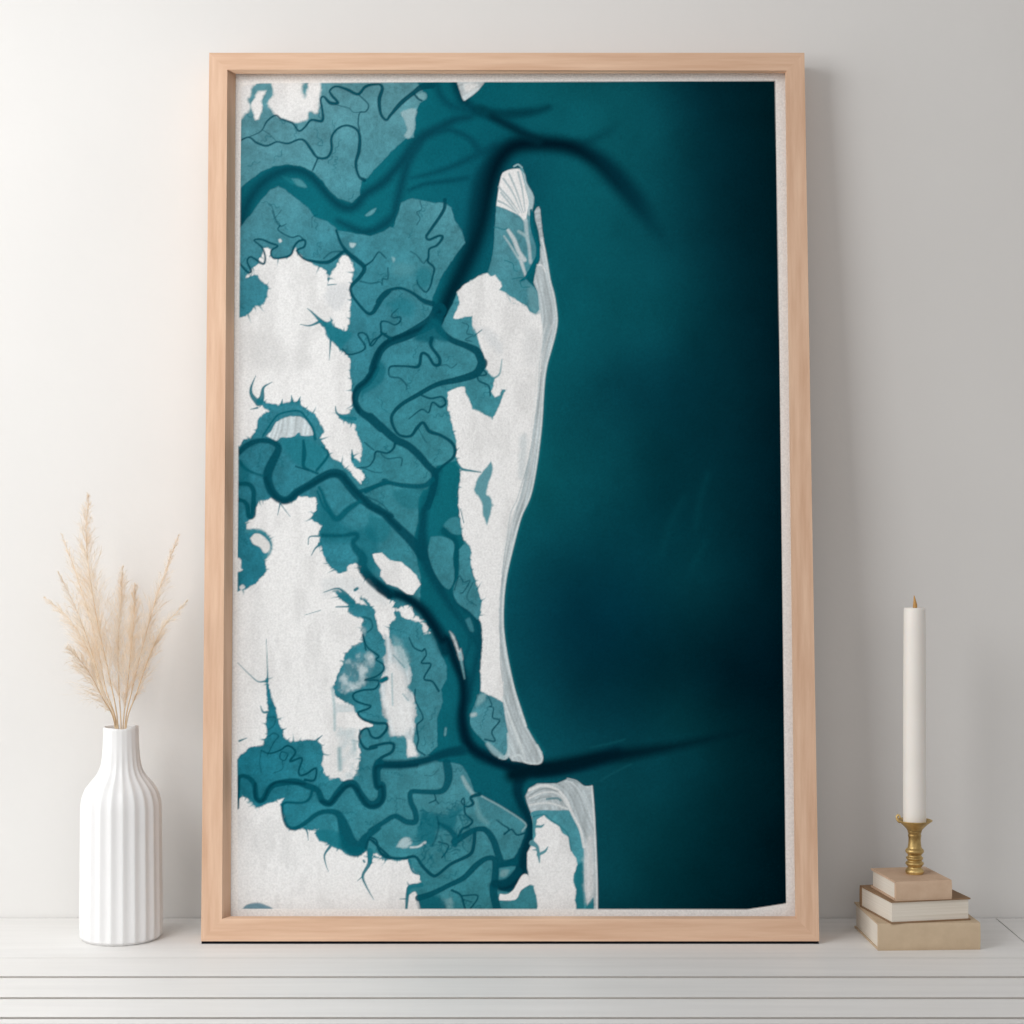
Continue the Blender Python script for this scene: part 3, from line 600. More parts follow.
R(T('B1',(525,110),(525,50),(560,30)), .9, al=.6); R(T('B1',(600,310),(650,270),(720,265)), 1.4, al=.7)
R(T('B1',(680,130),(700,190),(720,230),(760,280),(810,320),(860,370),(830,430),(775,490),(780,540),(830,610),(880,660),(915,655),(950,600),(990,545),(1024,520),'B2',(50,590),(100,525),(190,500),(270,530),(340,580),(400,600)), [2.4,2.6,3,4.5,5,4.5,4,3.2,2.8,2.8,3.2,4,5,3.6,3.2,4.5,3.6,3,3,4.5,5.5])
R(T('B1',(860,360),(910,325),(950,270),(980,290),(1000,310)), [2,1.6,1.2,1.2,1])
R(T('B1',(830,455),(900,470),(960,460),(975,480),(975,440),(1010,440),(1010,370)), 1.2, al=.8)
R(T('B2',(445,640),(400,710),(320,760),(220,810),(120,850),(60,910),(20,1020),'C1',(930,120),(880,200),(820,250),(800,320),(830,390),(900,440),(970,500),'C2',(0,430),(70,490),(160,570),(240,610),(310,670),(370,740),(410,780),(415,830),(395,920),(370,1000)), [14,13,11,9,8,8,9,9,9,8,6.5,6.5,8,9,9,8,8,7.5,7.5,7,7,7,7,7])
stroke(T('B2',(445,650),(400,715),(320,760),(220,800),(120,840),(60,900),(20,1010),'C1',(930,115),(870,200),(805,255),(790,320),(825,395)), [4,4,4,4,4,4,5,5,4,3,3,3], (3,54,68), 1.8, .8)
poly(T('C1',(960,60),(1000,130),(960,220),(860,280),(850,330),(840,260),(910,180)), (16,100,114), 2, .5, al=.75)
R(T('B2',(440,690),(440,760),(520,830),(620,870),(690,910),(720,990),'C2',(720,80),(680,150),(560,190),(430,220),(300,290),(200,350),(140,420),(150,490),(190,545),(260,550),(300,500),(340,465),(380,520),(450,545),(520,590),(545,640),(530,690),(470,740),(430,780)), [9,7,6,6.5,8,8,9,8,6.5,5,4.5,4,3.4,3,2.8,2.8,3.6,3.2,3.8,3.2,3.4,3.4,3,2.6,3])
poly(T('B2',(400,690),(450,720),(500,840),(420,830),(400,880),(370,850),(280,830),(330,770)), (12,92,106), 2.5, .5, al=.85)
R(T('B2',(395,820),(390,870),(440,940),(445,985),(410,990),(370,930),(330,920),(310,1000),(230,1000),(140,1000),'C2',(120,130),(130,170),(190,180),(230,220),(235,250)), [4,3.2,3.4,3.4,3,3,3,3.4,2,2,1.6,1.3,1.2,1.1,.8])
R(T('C2',(330,290),(390,310),(460,300),(485,340),(450,365),(400,335),(375,400),(330,380),(250,440)), [2,2,2,2.2,2.4,1.8,1.6,1.4,.9])
R(T('C2',(440,100),(490,95),(520,115),(555,90)), 1, al=.7); R(T('C2',(310,500),(340,560),(360,590)), .9, al=.7)
R(T('C2',(685,170),(700,200),(760,230),(770,290)), 1.6, DK); R(T('C2',(720,120),(745,155),(700,165)), 1.6)
R(T('A2',(480,830),(470,900),(390,1020),'B2',(360,170),(380,190),(440,165),(465,175),(430,225),(380,250),(375,300),(370,330),(410,370),(400,430),(385,490),(355,525),(310,480),(300,450)), [3.6,3.4,3,2.6,2.4,2.4,2.8,2.4,2.2,2.4,2.4,2.2,2,1.8,1.6,1.3,1])
R(T('B2',(360,320),(340,340),(300,290),(260,265)), 1, al=.8)
R(T('A2',(320,840),(330,890),(300,910),(320,950),(300,990)), 1, al=.7)
R(T('B2',(0,865),(25,830),(70,800),(70,720),(110,715),(160,735),(195,710),(190,685),(150,690),(140,670),(180,630)), [1.8,1.8,2,2,1.6,1.6,1.8,1.6,1.4,1.2,.8]); R(T('B2',(70,780),(95,800),(130,822)), [2,3,4])
R(T('B1',(720,890),(760,925),(840,905),(865,870),(820,800),(850,785),(880,810),(905,870),(960,805),(1000,790)), [1.6,1.6,1.6,1.8,1.6,1.6,1.8,1.8,1.6,1.4])
R(T('C1',(820,910),(920,875),(1000,840),'C2',(90,838),(200,865),(340,870),(400,830)), [4,4,4,4,4.5,5,5], (8,84,98), 1)
R(T('C2',(-30,910),(50,870),(120,850)), 3.5, (8,84,98), 1)
R(T('C2',(160,600),(150,630),(110,660),(40,650),(25,700),(-10,745),(-80,755)), [3,2.4,2,2,1.6,1.3,1]); R(T('C2',(70,665),(110,695),(200,690),(200,740)), 1.2, al=.8)
R(T('C1',(920,640),(860,590)), 1); R(T('C1',(840,750),(920,780),(970,785)), 1, al=.8)
R(T('C1',(50,665),(110,610),(190,580),(270,590),(310,630),(270,720),(240,800),(260,890),(310,950),(370,960),(430,910),(510,865),(580,820),(650,790),(710,800),(760,860),(820,930),(880,980),'D1',(900,100),(1024,170),'D2',(100,160),(190,250),(270,330),(340,430)), [5,6,5,5.5,7,9,9.5,9,8.5,8,8,8,8.5,9,9.5,9.5,9.5,9,8.5,8,8,9,10,10], DK, 1.2)
stroke(T('C1',(230,820),(270,910),(330,965),(390,950),(450,900),(560,840),(650,795),(720,810),(780,880),(850,950),'D1',(900,105),(1024,170),'D2',(100,160),(190,250)), 3.5, DD, 1.8, .7)
R(T('C1',(560,790),(500,765),(470,740),(475,660),(470,580)), [2.4,2.4,3.4,4.5,2.4], (8,84,98)); R(T('C1',(555,770),(620,690),(625,650),(590,620)), [2.6,2.6,2,1.4], (8,88,102)); R(T('C1',(420,745),(500,770)), 1.4)
R(T('C1',(545,570),(530,500),(490,440),(440,390),(330,405),(280,445),(210,550)), [3,2.6,2.2,2,1.8,1.8,1.8], (10,92,106))
R(T('C1',(50,855),(120,860),(150,900),(150,960),'D1',(150,90),(145,160),(120,165),(110,100),(85,70),(50,65)), [4,4.5,5,5,5.5,6,5,5,4,4], (7,78,92), 1)
R(T('C1',(60,715),(100,760),(160,790),(210,805)), [4,3.4,2,2], (9,88,102), 1.2)
R(T('C1',(570,880),'D1',(590,20),(620,100),(680,185),(760,120),(830,75)), [3,3.4,4.5,6,6,4], (10,90,104), 1.4)
R(T('D1',(560,10),(600,110),(650,160)), 2.2, (10,90,104), 1); R(T('D1',(870,40),(960,80),(1010,130)), 1.2, al=.7)
R(T('D1',(590,290),(720,292),(800,280),(815,300),(790,330),(800,370),(850,430),(850,500),(920,590),(1024,670)), [4,3.4,5,5,5,7,9,10,10,10], (8,84,98), 1.6, .9)
stroke(T('D1',(840,480),(880,550),(950,610),(1024,670),'D2',(60,630),(150,670)), [7,8,8,8,7,6], (2,40,54), 2, [0,.5,.9,.9,.9,.8])
R(T('E1',(850,30),(880,110),(950,165),(935,190),(980,220),(980,260),(930,300),(865,320),(950,325),(930,375),(850,385),(790,410),(800,450),(860,475),(900,485),(880,505),(820,530),(850,570),(930,595),(1000,600),(1000,640),(950,690),(905,680),(880,630),(840,650),(830,700),(870,760),(940,750),'E2',(0,750),(100,725),(150,730),(140,780),(70,820),(40,870)), [1.5,1.6,2,1.8,1.8,1.8,1.8,1.8,1.8,2,2,2,2.2,2.2,2,2,2.4,2.6,3,2.6,2.8,2.6,2.2,2.2,2.4,2.6,2.6,2.4,2.6,2.8,3,3,3.4,5])
R(T('D1',(870,1024),(850,930)), 1.6); R(T('D1',(850,810),(900,830),(910,880),(880,910)), 1.5, al=.7)
stroke(T('E1',(970,325),(1000,310)), 5, (12,98,112), 1)
R(T('E2',(60,855),(40,900),(50,1000),'F1',(970,100),(970,180),(930,222),(880,215),(830,150),(790,90),(740,95),(690,150),(640,212),(590,195),(560,130),(490,100),(420,75),(320,85),(260,110),(210,190),(170,180),(155,90),(110,45),(60,45),(50,120),(46,240)), [10,9,8,8.5,9,9,9,8,8,8,7.5,7.5,7,6.5,6,7,7,6.5,6,6,5.5,5.5,4.5,4,4.5,4], (7,78,92), 1)
stroke(T('E2',(300,865),(200,870),(60,870),(35,900),(45,1000),'F1',(975,110),(975,190),(930,230),(870,215),(800,110),(740,110),(680,170),(640,215),(585,200)), 3.4, DD, 1.6, .8)
stroke(T('F1',(480,90),(320,75),(255,110),(210,195),(165,180),(160,90)), 2.4, DD, 1.2, .8)
R(T('F1',(530,110),(510,180),(460,210),(350,210),(335,260),(360,350),(410,375),(480,340),(560,280),(640,265),(700,290),(735,380),(770,470),(830,490),(870,430),(950,370),'F2',(0,390),(80,340),(160,295),(230,330),(290,330),(290,270),(260,200),(265,140),(350,140),(460,135),(500,70),(500,0),'E2',(490,850)), [2.4,3,2.4,2.6,2.8,3.2,3.6,4.5,4.5,5,6,10,15,13,9,6,5,4.8,5,5.5,6,6,6,5.5,5,5,6,8,9,8], (8,82,96), 1)
poly(T('F1',(700,380),(760,480),(830,490),(870,500),(840,545),(790,555),(720,510),(690,480)), (10,90,104), 1.5, .6, al=.9)
poly(T('F1',(545,400),(600,380),(690,400),(710,500),(640,480),(570,450)), (24,112,126), 1.5, .8, al=.7)
R(T('F1',(870,500),(890,445),(945,480),(970,540),(1024,560),'F2',(0,440),(40,450),(60,520),(130,560),(220,565),(290,555),(340,620),(400,675),(440,665),(520,600),(640,540),(665,470),(670,390)), [3,2.4,2.4,2.6,2.6,2.2,2.2,2.6,2.6,2.8,3,3.4,3.4,3,3.2,3.6,3.6,4])
R(T('F2',(540,460),(620,410),(680,380),(740,385),(790,450),(820,540),(850,595),(930,585)), [7,6,5,6,7,7,7,6], (7,78,92))
R(T('F2',(310,820),(400,790),(500,740),(600,690),(680,610),(750,565),(800,580),(800,700),(790,780),(820,920)), [6.5,5.5,5,5.5,6,5,6,7.5,8,8.5], (7,78,92))
R(T('F2',(800,730),(880,715),(950,650)), [8,8,8], (5,66,80), 1.5)
R(T('F2',(525,770),(580,800),(600,860),(612,900)), [2.5,2.2,2.2,2]); R(T('F2',(590,805),(680,800),(685,830),(640,890)), 1.5); R(T('F2',(650,845),(600,830)), 1)
R(T('F2',(700,155),(645,175),(660,215),(620,235),(585,205),(600,180),(605,215),(610,280),(655,325),(630,360),(590,380),(560,440)), [4,3,3,2,1.6,1.6,1.6,2,2.2,2.4,2.6,3])
R(T('F2',(810,320),(850,350),(890,380),(860,410),(905,380),(940,415),(990,405)), [1,1.4,2,2,1.8,1.8,2])
R(T('F2',(440,340),(500,375),(540,420),(545,480)), [3,5,6,5], (10,86,100), 1.2); R(T('F2',(440,460),(500,480),(490,520),(460,560)), 1.5); R(T('F2',(410,150),(420,190),(380,210)), 1.4); R(T('F2',(420,190),(438,215)), 1.3)
R(T('F2',(430,300),(440,360),(420,440),(400,480)), 2, al=.6)
R(T('E1',(200,770),(250,790),(320,770),(370,740),(420,780),(385,840),(460,820),(440,900),(450,930),(490,920),(550,885),(540,960),(480,960)), [1.2,1.6,1.8,2,2,2.4,2,2,2,2.2,2.2,2.2,3])
R(T('E1',(250,680),(280,660),(310,680),(280,720),(240,800)), 1.2, al=.8); R(T('E1',(370,790),(330,780),(320,820),(350,835),(370,800)), 1.2); R(T('E1',(335,840),(335,890),(280,915)), 1, al=.7)
R(T('E1',(200,770),(190,850),(200,910)), 1, al=.6); R(T('E1',(240,560),(290,560),(280,610),(240,640)), 1.1, al=.7)
R(T('E2',(250,50),(280,110),(330,135),(350,120),(360,160),(330,210),(390,220),(345,310),(400,330),(440,390)), [1.2,1.5,1.8,1.6,1.6,1.8,1.8,1.8,2,2.4])
R(T('E2',(290,380),(290,450),(340,560),(300,610),(310,700),(300,760),(350,800)), [1.4,1.4,1.5,1.6,1.6,1.5,1.8])
R(T('E2',(150,160),(220,240)), 1.2, (70,130,140), .8, .7); R(T('E2',(140,280),(145,480)), 1.3, (130,170,177), 1, .7); R(T('E2',(210,410),(245,450)), 1.2, (120,160,168), .8, .7)
R(T('E2',(760,430),(780,480),(765,490),(790,500),(785,560),(830,580),(780,650),(800,710),(735,700)), [1,1.2,1.2,1.2,1.4,1.5,1.5,1.5,1.8])
R(T('D2',(540,640),(570,550),(600,590),(640,580),(600,650),(580,660)), 1.2, al=.8); R(T('D2',(660,590),(620,690),(680,740)), 1, al=.7)
R(T('B2',(590,720),(630,740),(620,790),(660,800),(610,830),(650,840)), 1.1, al=.7); R(T('B2',(660,810),(715,768)), [1.4,.8], (40,110,122))
R(T('E2',(350,930),(400,930),(440,890)), 1, al=.5); R(T('F2',(170,180),(200,185),(230,195)), 1, al=.5)
rr = np.random.default_rng(12)
for k in range(46):
    x, y = 420+rr.random()*50, 803+rr.random()*55; h0 = rr.random()*6.28; pts = [(x, y)]
    for q in range(rr.integers(3, 7)):
        h0 += rr.normal()*.7; pts.append((pts[-1][0]+2.4*math.cos(h0), pts[-1][1]+2.4*math.sin(h0)))
    stroke(pts, [2,1.2,.5], (12,92,106), .8, .6, 2)
# --- gullies cut into the white land
Q = lambda pts, w: stroke(pts, w, (30,112,126), .7, .95)
Q(T('B1',(600,730),(560,690),(520,650),(495,630)), [6,3,1.6,.5]); Q(T('B1',(580,712),(510,740),(450,732)), [3,1.6,.4]); Q(T('B1',(645,820),(640,900),(635,960)), [2.4,1.2,.4]); Q(T('B1',(628,480),(680,475)), [1.2,.6])
Q(T('C1',(190,330),(205,300),(215,240),(270,205)), [7,5,2.4,.4]); Q(T('C1',(180,340),(140,290),(135,240),(165,165)), [6,4,2.4,.4]); Q(T('C1',(330,350),(335,315)), [3,.6]); Q(T('C1',(400,335),(392,290)), [3,.6]); Q(T('C1',(440,330),(450,300)), [3,.6])
Q(T('C1',(675,360),(682,400),(720,430),(800,440)), [.6,2,2.6,4]); Q(T('C1',(175,370),(130,380)), [2,.4]); Q(T('C1',(780,640),(785,700)), [1,3])
Q(T('F1',(480,370),(495,400),(500,450)), [2.4,1.5,.4]); Q(T('F1',(640,490),(605,545),(615,610),(630,650)), [3,1.8,1,.3]); Q(T('F1',(895,520),(890,600),(850,675),(870,740),(920,830)), [6,4,2.6,1.8,.4]); Q(T('F1',(850,680),(815,710)), [1.4,.4]); Q(T('F1',(855,580),(860,588)), 2)
Q(T('D1',(500,350),(510,300),(580,295)), [.6,1.2,2]); Q(T('D1',(520,420),(545,375),(580,345)), [.5,1.5,3]); Q(T('D1',(600,655),(680,630),(725,650),(790,720)), [.7,1.6,3,5]); Q(T('D1',(650,690),(740,680)), [.4,1]); Q(T('D1',(680,748),(790,745)), [1.2,2]); Q(T('D1',(480,800),(580,770)), [.3,.6])
Q(T('D1',(320,90),(305,160)), [1.4,.5]); Q(T('D1',(320,85),(385,170)), [1.2,.4]); Q(T('D1',(735,705),(750,708)), 2); Q(T('D1',(800,640),(815,630)), 3)
Q(T('E1',(238,325),(180,330),(120,280),(50,210)), [2,1.2,.8,.4]); Q(T('E1',(240,330),(240,250),(232,60)), [2,1,.2]); Q(T('E1',(245,525),(212,525),(195,485)), [2.6,2,.6]); Q(T('E1',(60,710),(110,690)), [2,.5]); Q(T('E1',(560,700),(590,675)), [2,.5]); Q(T('E1',(330,640),(360,630)), [2,.4])
stroke(T('E1',(655,370),(668,500),(670,640)), [2.5,2.5,2], (120,165,173), 1.6, .6); stroke(T('E1',(700,760),(705,890)), [4,4], (70,138,148), 2, .6); stroke(T('E1',(790,710),(800,760)), 3, (110,160,168), 2, .5)
Q(T('F2',(330,735),(260,745),(240,790),(232,900)), [4,4,3.5,2.4]); Q(T('F2',(190,825),(235,825)), [.4,1.2]); Q(T('F2',(250,580),(275,650),(320,670)), [3,2.4,1.6])
Q(T('D2',(580,120),(600,210)), .8)
poly(T('B1',(310,190),(322,185),(332,200),(318,208)), (206,214,215), 1); poly(T('B1',(765,210),(805,215),(790,240),(770,235)), (170,196,200), 1.2)
poly(T('A1',(395,695),(450,700),(490,750),(440,745),(410,725)), (70,138,148), 1.4, .5); poly(T('A1',(335,680),(400,700),(420,740),(360,710)), (26,112,124), 2, al=.8); poly(T('A1',(865,930),(900,900),(935,885),(915,920),(880,935)), (90,150,160), 1.1)
poly(T('B2',(140,300),(160,310),(150,335)), (150,185,190), 1.4, al=.7); poly(T('B2',(150,340),(230,340),(290,380),(220,420),(150,400)), (84,146,155), 5, 2, al=.5)
# top edge of the second, far-north shore
poly(T('A2',(550,60),(725,60),(710,110),(670,150),(630,180),(600,195),(580,150)), sand*1.15, .9, .3)
poly(T('A2',(600,90),(660,85),(690,100),(640,140),(610,130)), white, 2.5, .8, al=.8)

# --- white border of the sheet (the ink stops short of it, cropped at two corners)
paper = np.array(lin((238,236,233)))
ink = T('g',(241.4,87),(249,85),(260,83.3),(430,82.2),(620,81.5),(775,81),(779.5,350),(782.8,620),(786.2,903.4),(768,906.3),(747,909.4),(600,909.2),(400,909),(238,908.8),(237.2,760),(237.6,560),(239,340))
w = (slice(None), slice(None))
d = sdf(ink, w); a = np.clip(.5-d/.9, 0, 1)[..., None]
img = img*a+paper*a*0+paper*(1-a)
img = np.clip(img*1.02, 0, .9)

ny, nx = X.shape
me = bpy.data.meshes.new('art_print')
co = np.stack([wx, wy, wz], -1).reshape(-1, 3)*S-np.array(frame.location)
idx = np.arange(nx*ny).reshape(ny, nx)
quads = np.stack([idx[1:, :-1], idx[1:, 1:], idx[:-1, 1:], idx[:-1, :-1]], -1).reshape(-1, 4)
me.vertices.add(nx*ny); me.vertices.foreach_set('co', co.astype(np.float32).ravel())
me.loops.add(quads.size); me.loops.foreach_set('vertex_index', quads.astype(np.int32).ravel())
me.polygons.add(len(quads)); me.polygons.foreach_set('loop_start', np.arange(0, quads.size, 4, dtype=np.int32))
me.update(calc_edges=True)
at = me.color_attributes.new('ink', 'FLOAT_COLOR', 'POINT')
at.data.foreach_set('color', np.concatenate([img, np.ones(img.shape[:2]+(1,))], -1).astype(np.float32).ravel())
o = link('art_print', me, M['print'], frame)
tag(o, 'white bordered sheet printed with teal estuary channels, white land and a dark sea')

# ------------------------------------------------------------------ vase
vd = 1.840; vc = Vector(((121-512)/F*vd, vd, 0))*S
vase = tag(empty('vase', vc), 'white fluted ceramic bottle vase holding dried pampas grass', 'vase')
k_ = vd/F*S
def zpx(y, d=vd): return (H-(y-512)/F*d)*S
prof = [(0,937.5),(37,937.5),(40,935),(41,932),(41.2,915),(40.8,880),(40.4,840),(40.2,812),(39.8,803),(38.4,796),(35.6,789),(31.0,782.5),(26.2,777),(22.4,771),(20,764),(18.7,755),(18.0,745),(17.6,736),(17.4,727.5),(16.4,726.6),(15.2,728),(15.2,760),(17,772),(34,800),(36,930),(0,931)]
prof = [(r*k_, max(0, zpx(y))) for r, y in prof]
pp = catmull(prof[1:19], 5); pr = [prof[0]]+[tuple(p) for p in pp]+prof[19:]
NF = 22
ztop = zpx(727.5)
def wob(r, z, th, k):
    if k == 0 or k >= len(pr)-6: return r
    f = abs(math.cos(th*NF/2+.3))                       # shallow concave flutes meeting in ridges
    zz = z/ztop
    amp = .034*min(1, zz/.03+.25)*(1 if zz < .78 else max(.25, 1-(zz-.78)/.2))
    return r*(1-amp*(f**1.3))
bm = bmesh.new()
Rg = lathe(bm, pr, NF*12, wob)
for ri, ring in enumerate(Rg):                           # slightly wavy lip, raised on one side
    for v in ring:
        if v.co.z > zpx(745) and ri > 2:
            th = math.atan2(v.co.y, v.co.x); t = (v.co.z-zpx(745))/(ztop-zpx(745))
            v.co.z += t*k_*(1.9*math.exp(-((th+.25)/.55)**2)-.8*math.exp(-((th+1.25)/.35)**2))
from_bm('vase_body', bm, M['ceramic'], vase, smooth=.9)

# ------------------------------------------------------------------ pampas grass
def stalk(label, pts, half, dep, n=900, start=.3, spread=.42, lenf=1.0, seed=1, thick=.00016):
    r = np.random.default_rng(seed); rd = random.Random(seed)
    base = Vector((vc.x+(pts[0][0]-121)*k_*.35, vc.y+dep*.004, .012*S))
    t = tag(empty('pampas_stalk', base), label, 'dried grass', 'dried pampas plumes in the vase')
    P = [base, Vector((vc.x+(pts[0][0]-121)*k_*.6, vc.y+dep*.006, zpx(800)))]
    for i, (x, y) in enumerate(pts):
        f = i/(len(pts)-1); d = vd+dep*.06*f
        P.append(up(x, y, d))
    sp = [Vector(p) for p in catmull(P, 8)]
    nn = len(sp)
    bm = bmesh.new(); tube(bm, [p-base for p in sp], [.0010*S*(1-.93*i/nn) for i in range(nn)], 6)
    from_bm('stem', bm, M['stem'], t, smooth=3)
    # arc-length table above the neck
    vis = sp[16:]; L = [0]
    for a, b in zip(vis, vis[1:]): L.append(L[-1]+(b-a).length)
    tot = L[-1]
    def at_(u):
        s = u*tot; j = 0
        while j < len(L)-2 and L[j+1] < s: j += 1
        f = (s-L[j])/max(1e-6, L[j+1]-L[j])
        return vis[j].lerp(vis[j+1], f), (vis[min(j+1, len(vis)-1)]-vis[j]).normalized()
    V, Fc = [], []
    # the plume is a feather of fine branchlets, each carrying hair-thin awns
    nb = int(n/16)
    def hair(p, d0, ln, w0, bend):
        side = d0.cross(Vector((r.normal(), r.normal(), r.normal()))).normalized(); side2 = d0.cross(side); i0 = len(V)
        for s in range(4):
            f = s/3; c = p+d0*(ln*f)+bend*(f*f)-base; ww = w0*(1-.8*f)
            V.extend((c+side*ww, c-side*ww*.5+side2*ww*.87, c-side*ww*.5-side2*ww*.87))
        for s in range(3):
            for m_ in range(3):
                A = i0+s*3+m_; B = i0+s*3+(m_+1) % 3
                Fc.append((A, B, B+3, A+3))
    for q in range(nb):
        u = start+(1-start)*(q+r.random())/nb; u = min(u, .985); p, tg = at_(u)
        prof_ = min(1, (u-start)/.22+.25)*(min(1, ((1-u)/.6))**.85+.06)
        a = tg.orthogonal().normalized(); b = tg.cross(a); ph = r.random()*6.283
        out = a*math.cos(ph)+b*math.sin(ph)
        ln = half*k_*prof_*(2.3+1.5*r.random())*lenf
        ang = spread*(.45+.8*r.random())
        d0 = (tg*math.cos(ang)+out*math.sin(ang)).normalized()
        bend = out*(.22*ln)*(r.random()-.3)+Vector((0, 0, -1))*ln*.14*r.random()
        hair(p, d0, ln, thick*S*1.0, bend)
        for h in range(11):
            f = .08+.9*r.random(); pp = p+d0*(ln*f)+bend*(f*f)
            v = Vector((r.normal(), r.normal(), r.normal())).normalized()
            dd = ((d0+bend*(2*f/ln))*1.0+v*.55).normalized()
            hair(pp, dd, (ln*(.2+.22*r.random())+2.6*k_*r.random()*min(1, prof_+.15)), thick*S*(.55+.35*r.random()), v*.0006)
    me = bpy.data.meshes.new('plume'); me.from_pydata([tuple(v) for v in V], [], Fc); me.update()
    link('plume', me, M['plume'], t)
NK = 727
stalk('tallest beige pampas plume, upright, its tip the highest above the vase', [(118,NK),(110,680),(100,635),(93,597),(88,562),(86,530),(89,494)], 11, 0, 3800, .16, .46, 1.1, 1)
stalk('slim pampas plume just left of the tallest one, second highest on the left', [(117,NK),(106,690),(96,642),(85,602),(73,565),(61,533)], 8, 1, 1800, .22, .40, 1, 2)
stalk('pampas plume on the left between the second highest and the lowest leftmost tip', [(117,NK),(103,690),(90,647),(76,609),(58,571)], 8, -1, 1800, .22, .42, 1, 3)
stalk('pampas plume with the tip furthest left, bending out over the vase shoulder', [(116,NK),(103,695),(89,653),(70,620),(44,597)], 9, .4, 2000, .2, .42, 1, 4)
stalk('shortest feathery pampas plume, lowest on the left side above the vase', [(115,NK),(102,697),(86,668),(67,647)], 11, -1.6, 1900, .14, .5, 1, 5)
stalk('pale pampas plume rising straight up from the middle of the vase', [(121,NK),(119,690),(118,650),(120,614),(123,566)], 11, 1, 2600, .14, .36, 1.1, 6)
stalk('short soft pampas plume right of the middle, below the tall right plume', [(123,NK),(127,690),(131,650),(134,618),(135,584)], 10, -.7, 2500, .12, .36, 1.1, 7)
stalk('tall narrow pampas plume slanting right, highest on the right side', [(125,NK),(132,690),(143,645),(155,602),(167,567),(179,534)], 8.5, .4, 2400, .16, .34, 1, 8)
stalk('drooping pampas plume with the tip furthest right, near the picture frame', [(126,NK),(137,692),(150,655),(163,628),(175,614),(188,600)], 7.5, -.9, 2000, .16, .40, .95, 9)

# ------------------------------------------------------------------ books
def book(label, fl, rz, wdt, dep, thk, z, cover, spine_front=True, board=.0018, over=.0015, cover2=None):
    """fl: front-left corner (x, distance); the stack lies flat"""
    t = tag(empty('book', (fl[0]*S, fl[1]*S, z*S), rz), label, 'book', 'books stacked under the candlestick')
    W, D, K, B, O = wdt*S, dep*S, thk*S, board*S, over*S
    bm = bmesh.new()
    box(bm, 0, W, 0, D, 0, B); box(bm, 0, W, 0, D, K-B, K)
    y0, y1 = (0, B*1.4) if spine_front else (D-B*1.4, D)
    # rounded spine joining both boards
    ring = []
    for i in range(9):
        a = -math.pi/2+math.pi*i/8; bul = math.cos(a)*B*.9
        zz = K/2+math.sin(a)*(K/2-B*.02)
        ring.append((y0-bul if spine_front else y1+bul, zz))
    ring += [(y1, K-B*.5), (y1, B*.5)] if spine_front else [(y0, K-B*.5), (y0, B*.5)]
    loft(bm, [[(x, y, zz) for y, zz in ring] for x in (0, W)])
    c = from_bm('cover', bm, M[cover], t, smooth=.6)
    bm = bmesh.new()
    if spine_front: box(bm, O, W-O, B*1.4, D-O*1.5, B, K-B)
    else: box(bm, O, W-O, O*1.2, D-B*1.4, B, K-B)
    pg = from_bm('page_block', bm, M['pages'], t)
    tag(pg, 'cream page edges'); return t
b1 = book('largest tan book at the bottom of the stack, lying on the table', (.3630, 1.7850), math.radians(2.6), .1025, .100, .0268, 0, 'tan')
b2 = book('middle book of the stack, its cream page edges facing forward', (.3757, 1.7830), math.radians(11.5), .0845, .0800, .0222, .0269, 'brown', False, board=.0014)
b2['label'] = 'middle book of the stack with cream pages facing front and brown covers'
b3 = book('smallest rosy buff book on top of the stack, under the brass candlestick', (.3800, 1.7840), math.radians(9), .0585, .0690, .0193, .0492, 'buff')

# ------------------------------------------------------------------ candlestick and candle
cd = 1.824; zb = .0492+.0193+.0001
cc = Vector(((914.6-512)/F*cd, cd, zb))*S
kc = cd/F*S
ch = tag(empty('candle_holder', cc), 'small turned brass candlestick standing on the topmost book', 'candlestick')
def zc(y): return (H-(y-512)/F*cd-zb)*S
ybase = 512+(H-zb)*F/cd
def lpart(name, prof, m, parent, n=48, smooth=.7, sub=4):
    bm = bmesh.new(); pr_ = [tuple(p) for p in catmull(prof, sub)] if sub > 1 else prof
    lathe(bm, [(max(r, 1e-5)*kc, zc(y)) for r, y in pr_], n); return from_bm(name, bm, m, parent, smooth=smooth)
lpart('base', [(0,ybase),(7.6,ybase),(8.6,ybase-.8),(9.2,ybase-2.4),(8.6,ybase-4.2),(7.2,ybase-5.6),(6.6,ybase-6.8),(6.4,ybase-7.4),(0,ybase-7.4)], M['brass'], ch)
y1 = ybase-7.2
lpart('stem', [(0,y1),(6.4,y1),(7.8,y1-1.2),(9.0,y1-2.8),(8.8,y1-4.2),(7.2,y1-5.4),(7.0,y1-6.4),(8.2,y1-7.6),(8.4,y1-9),(7,y1-10.4),(6.8,y1-12),(8.2,y1-13.4),(9.2,y1-15.2),(8.6,y1-17.2),(7,y1-18.8),(6.3,y1-23),(6.1,y1-28),(6.6,y1-31),(6.1,y1-32.6),(6.8,y1-34.4),(6.4,y1-36),(0,y1-36)], M['brass'], ch)
y2 = y1-35.8
lpart('drip_pan', [(0,y2),(6.6,y2),(8.2,y2-2),(11.2,y2-5),(14.4,y2-7.8),(17.2,y2-9.8),(17.6,y2-10.4),(16.6,y2-10.6),(13.2,y2-8.4),(11.6,y2-7.8),(0,y2-7.8)], M['brass'], ch, sub=3)
bm = bmesh.new()
hx = -15.8*kc
tube(bm, [(hx+kc*q[0], -.2*kc, zc(y2-9.2+q[1])) for q in ((1,1),(-.8,-.6),(-2,-3),(-2.2,-5.2),(-1,-6.6),(.4,-6),(1.1,-4.4),(.6,-2.4))], [kc*1.2]*3+[kc*1.05]*3+[kc*.9]*2, 10)
from_bm('thumb_curl', bm, M['brass'], ch, smooth=3)
zcb = zc(y2-7.8)
cand = tag(empty('candle', cc+Vector((0, 0, zcb+.0003))), 'tall unlit white pillar-straight candle standing in the brass candlestick', 'candle')
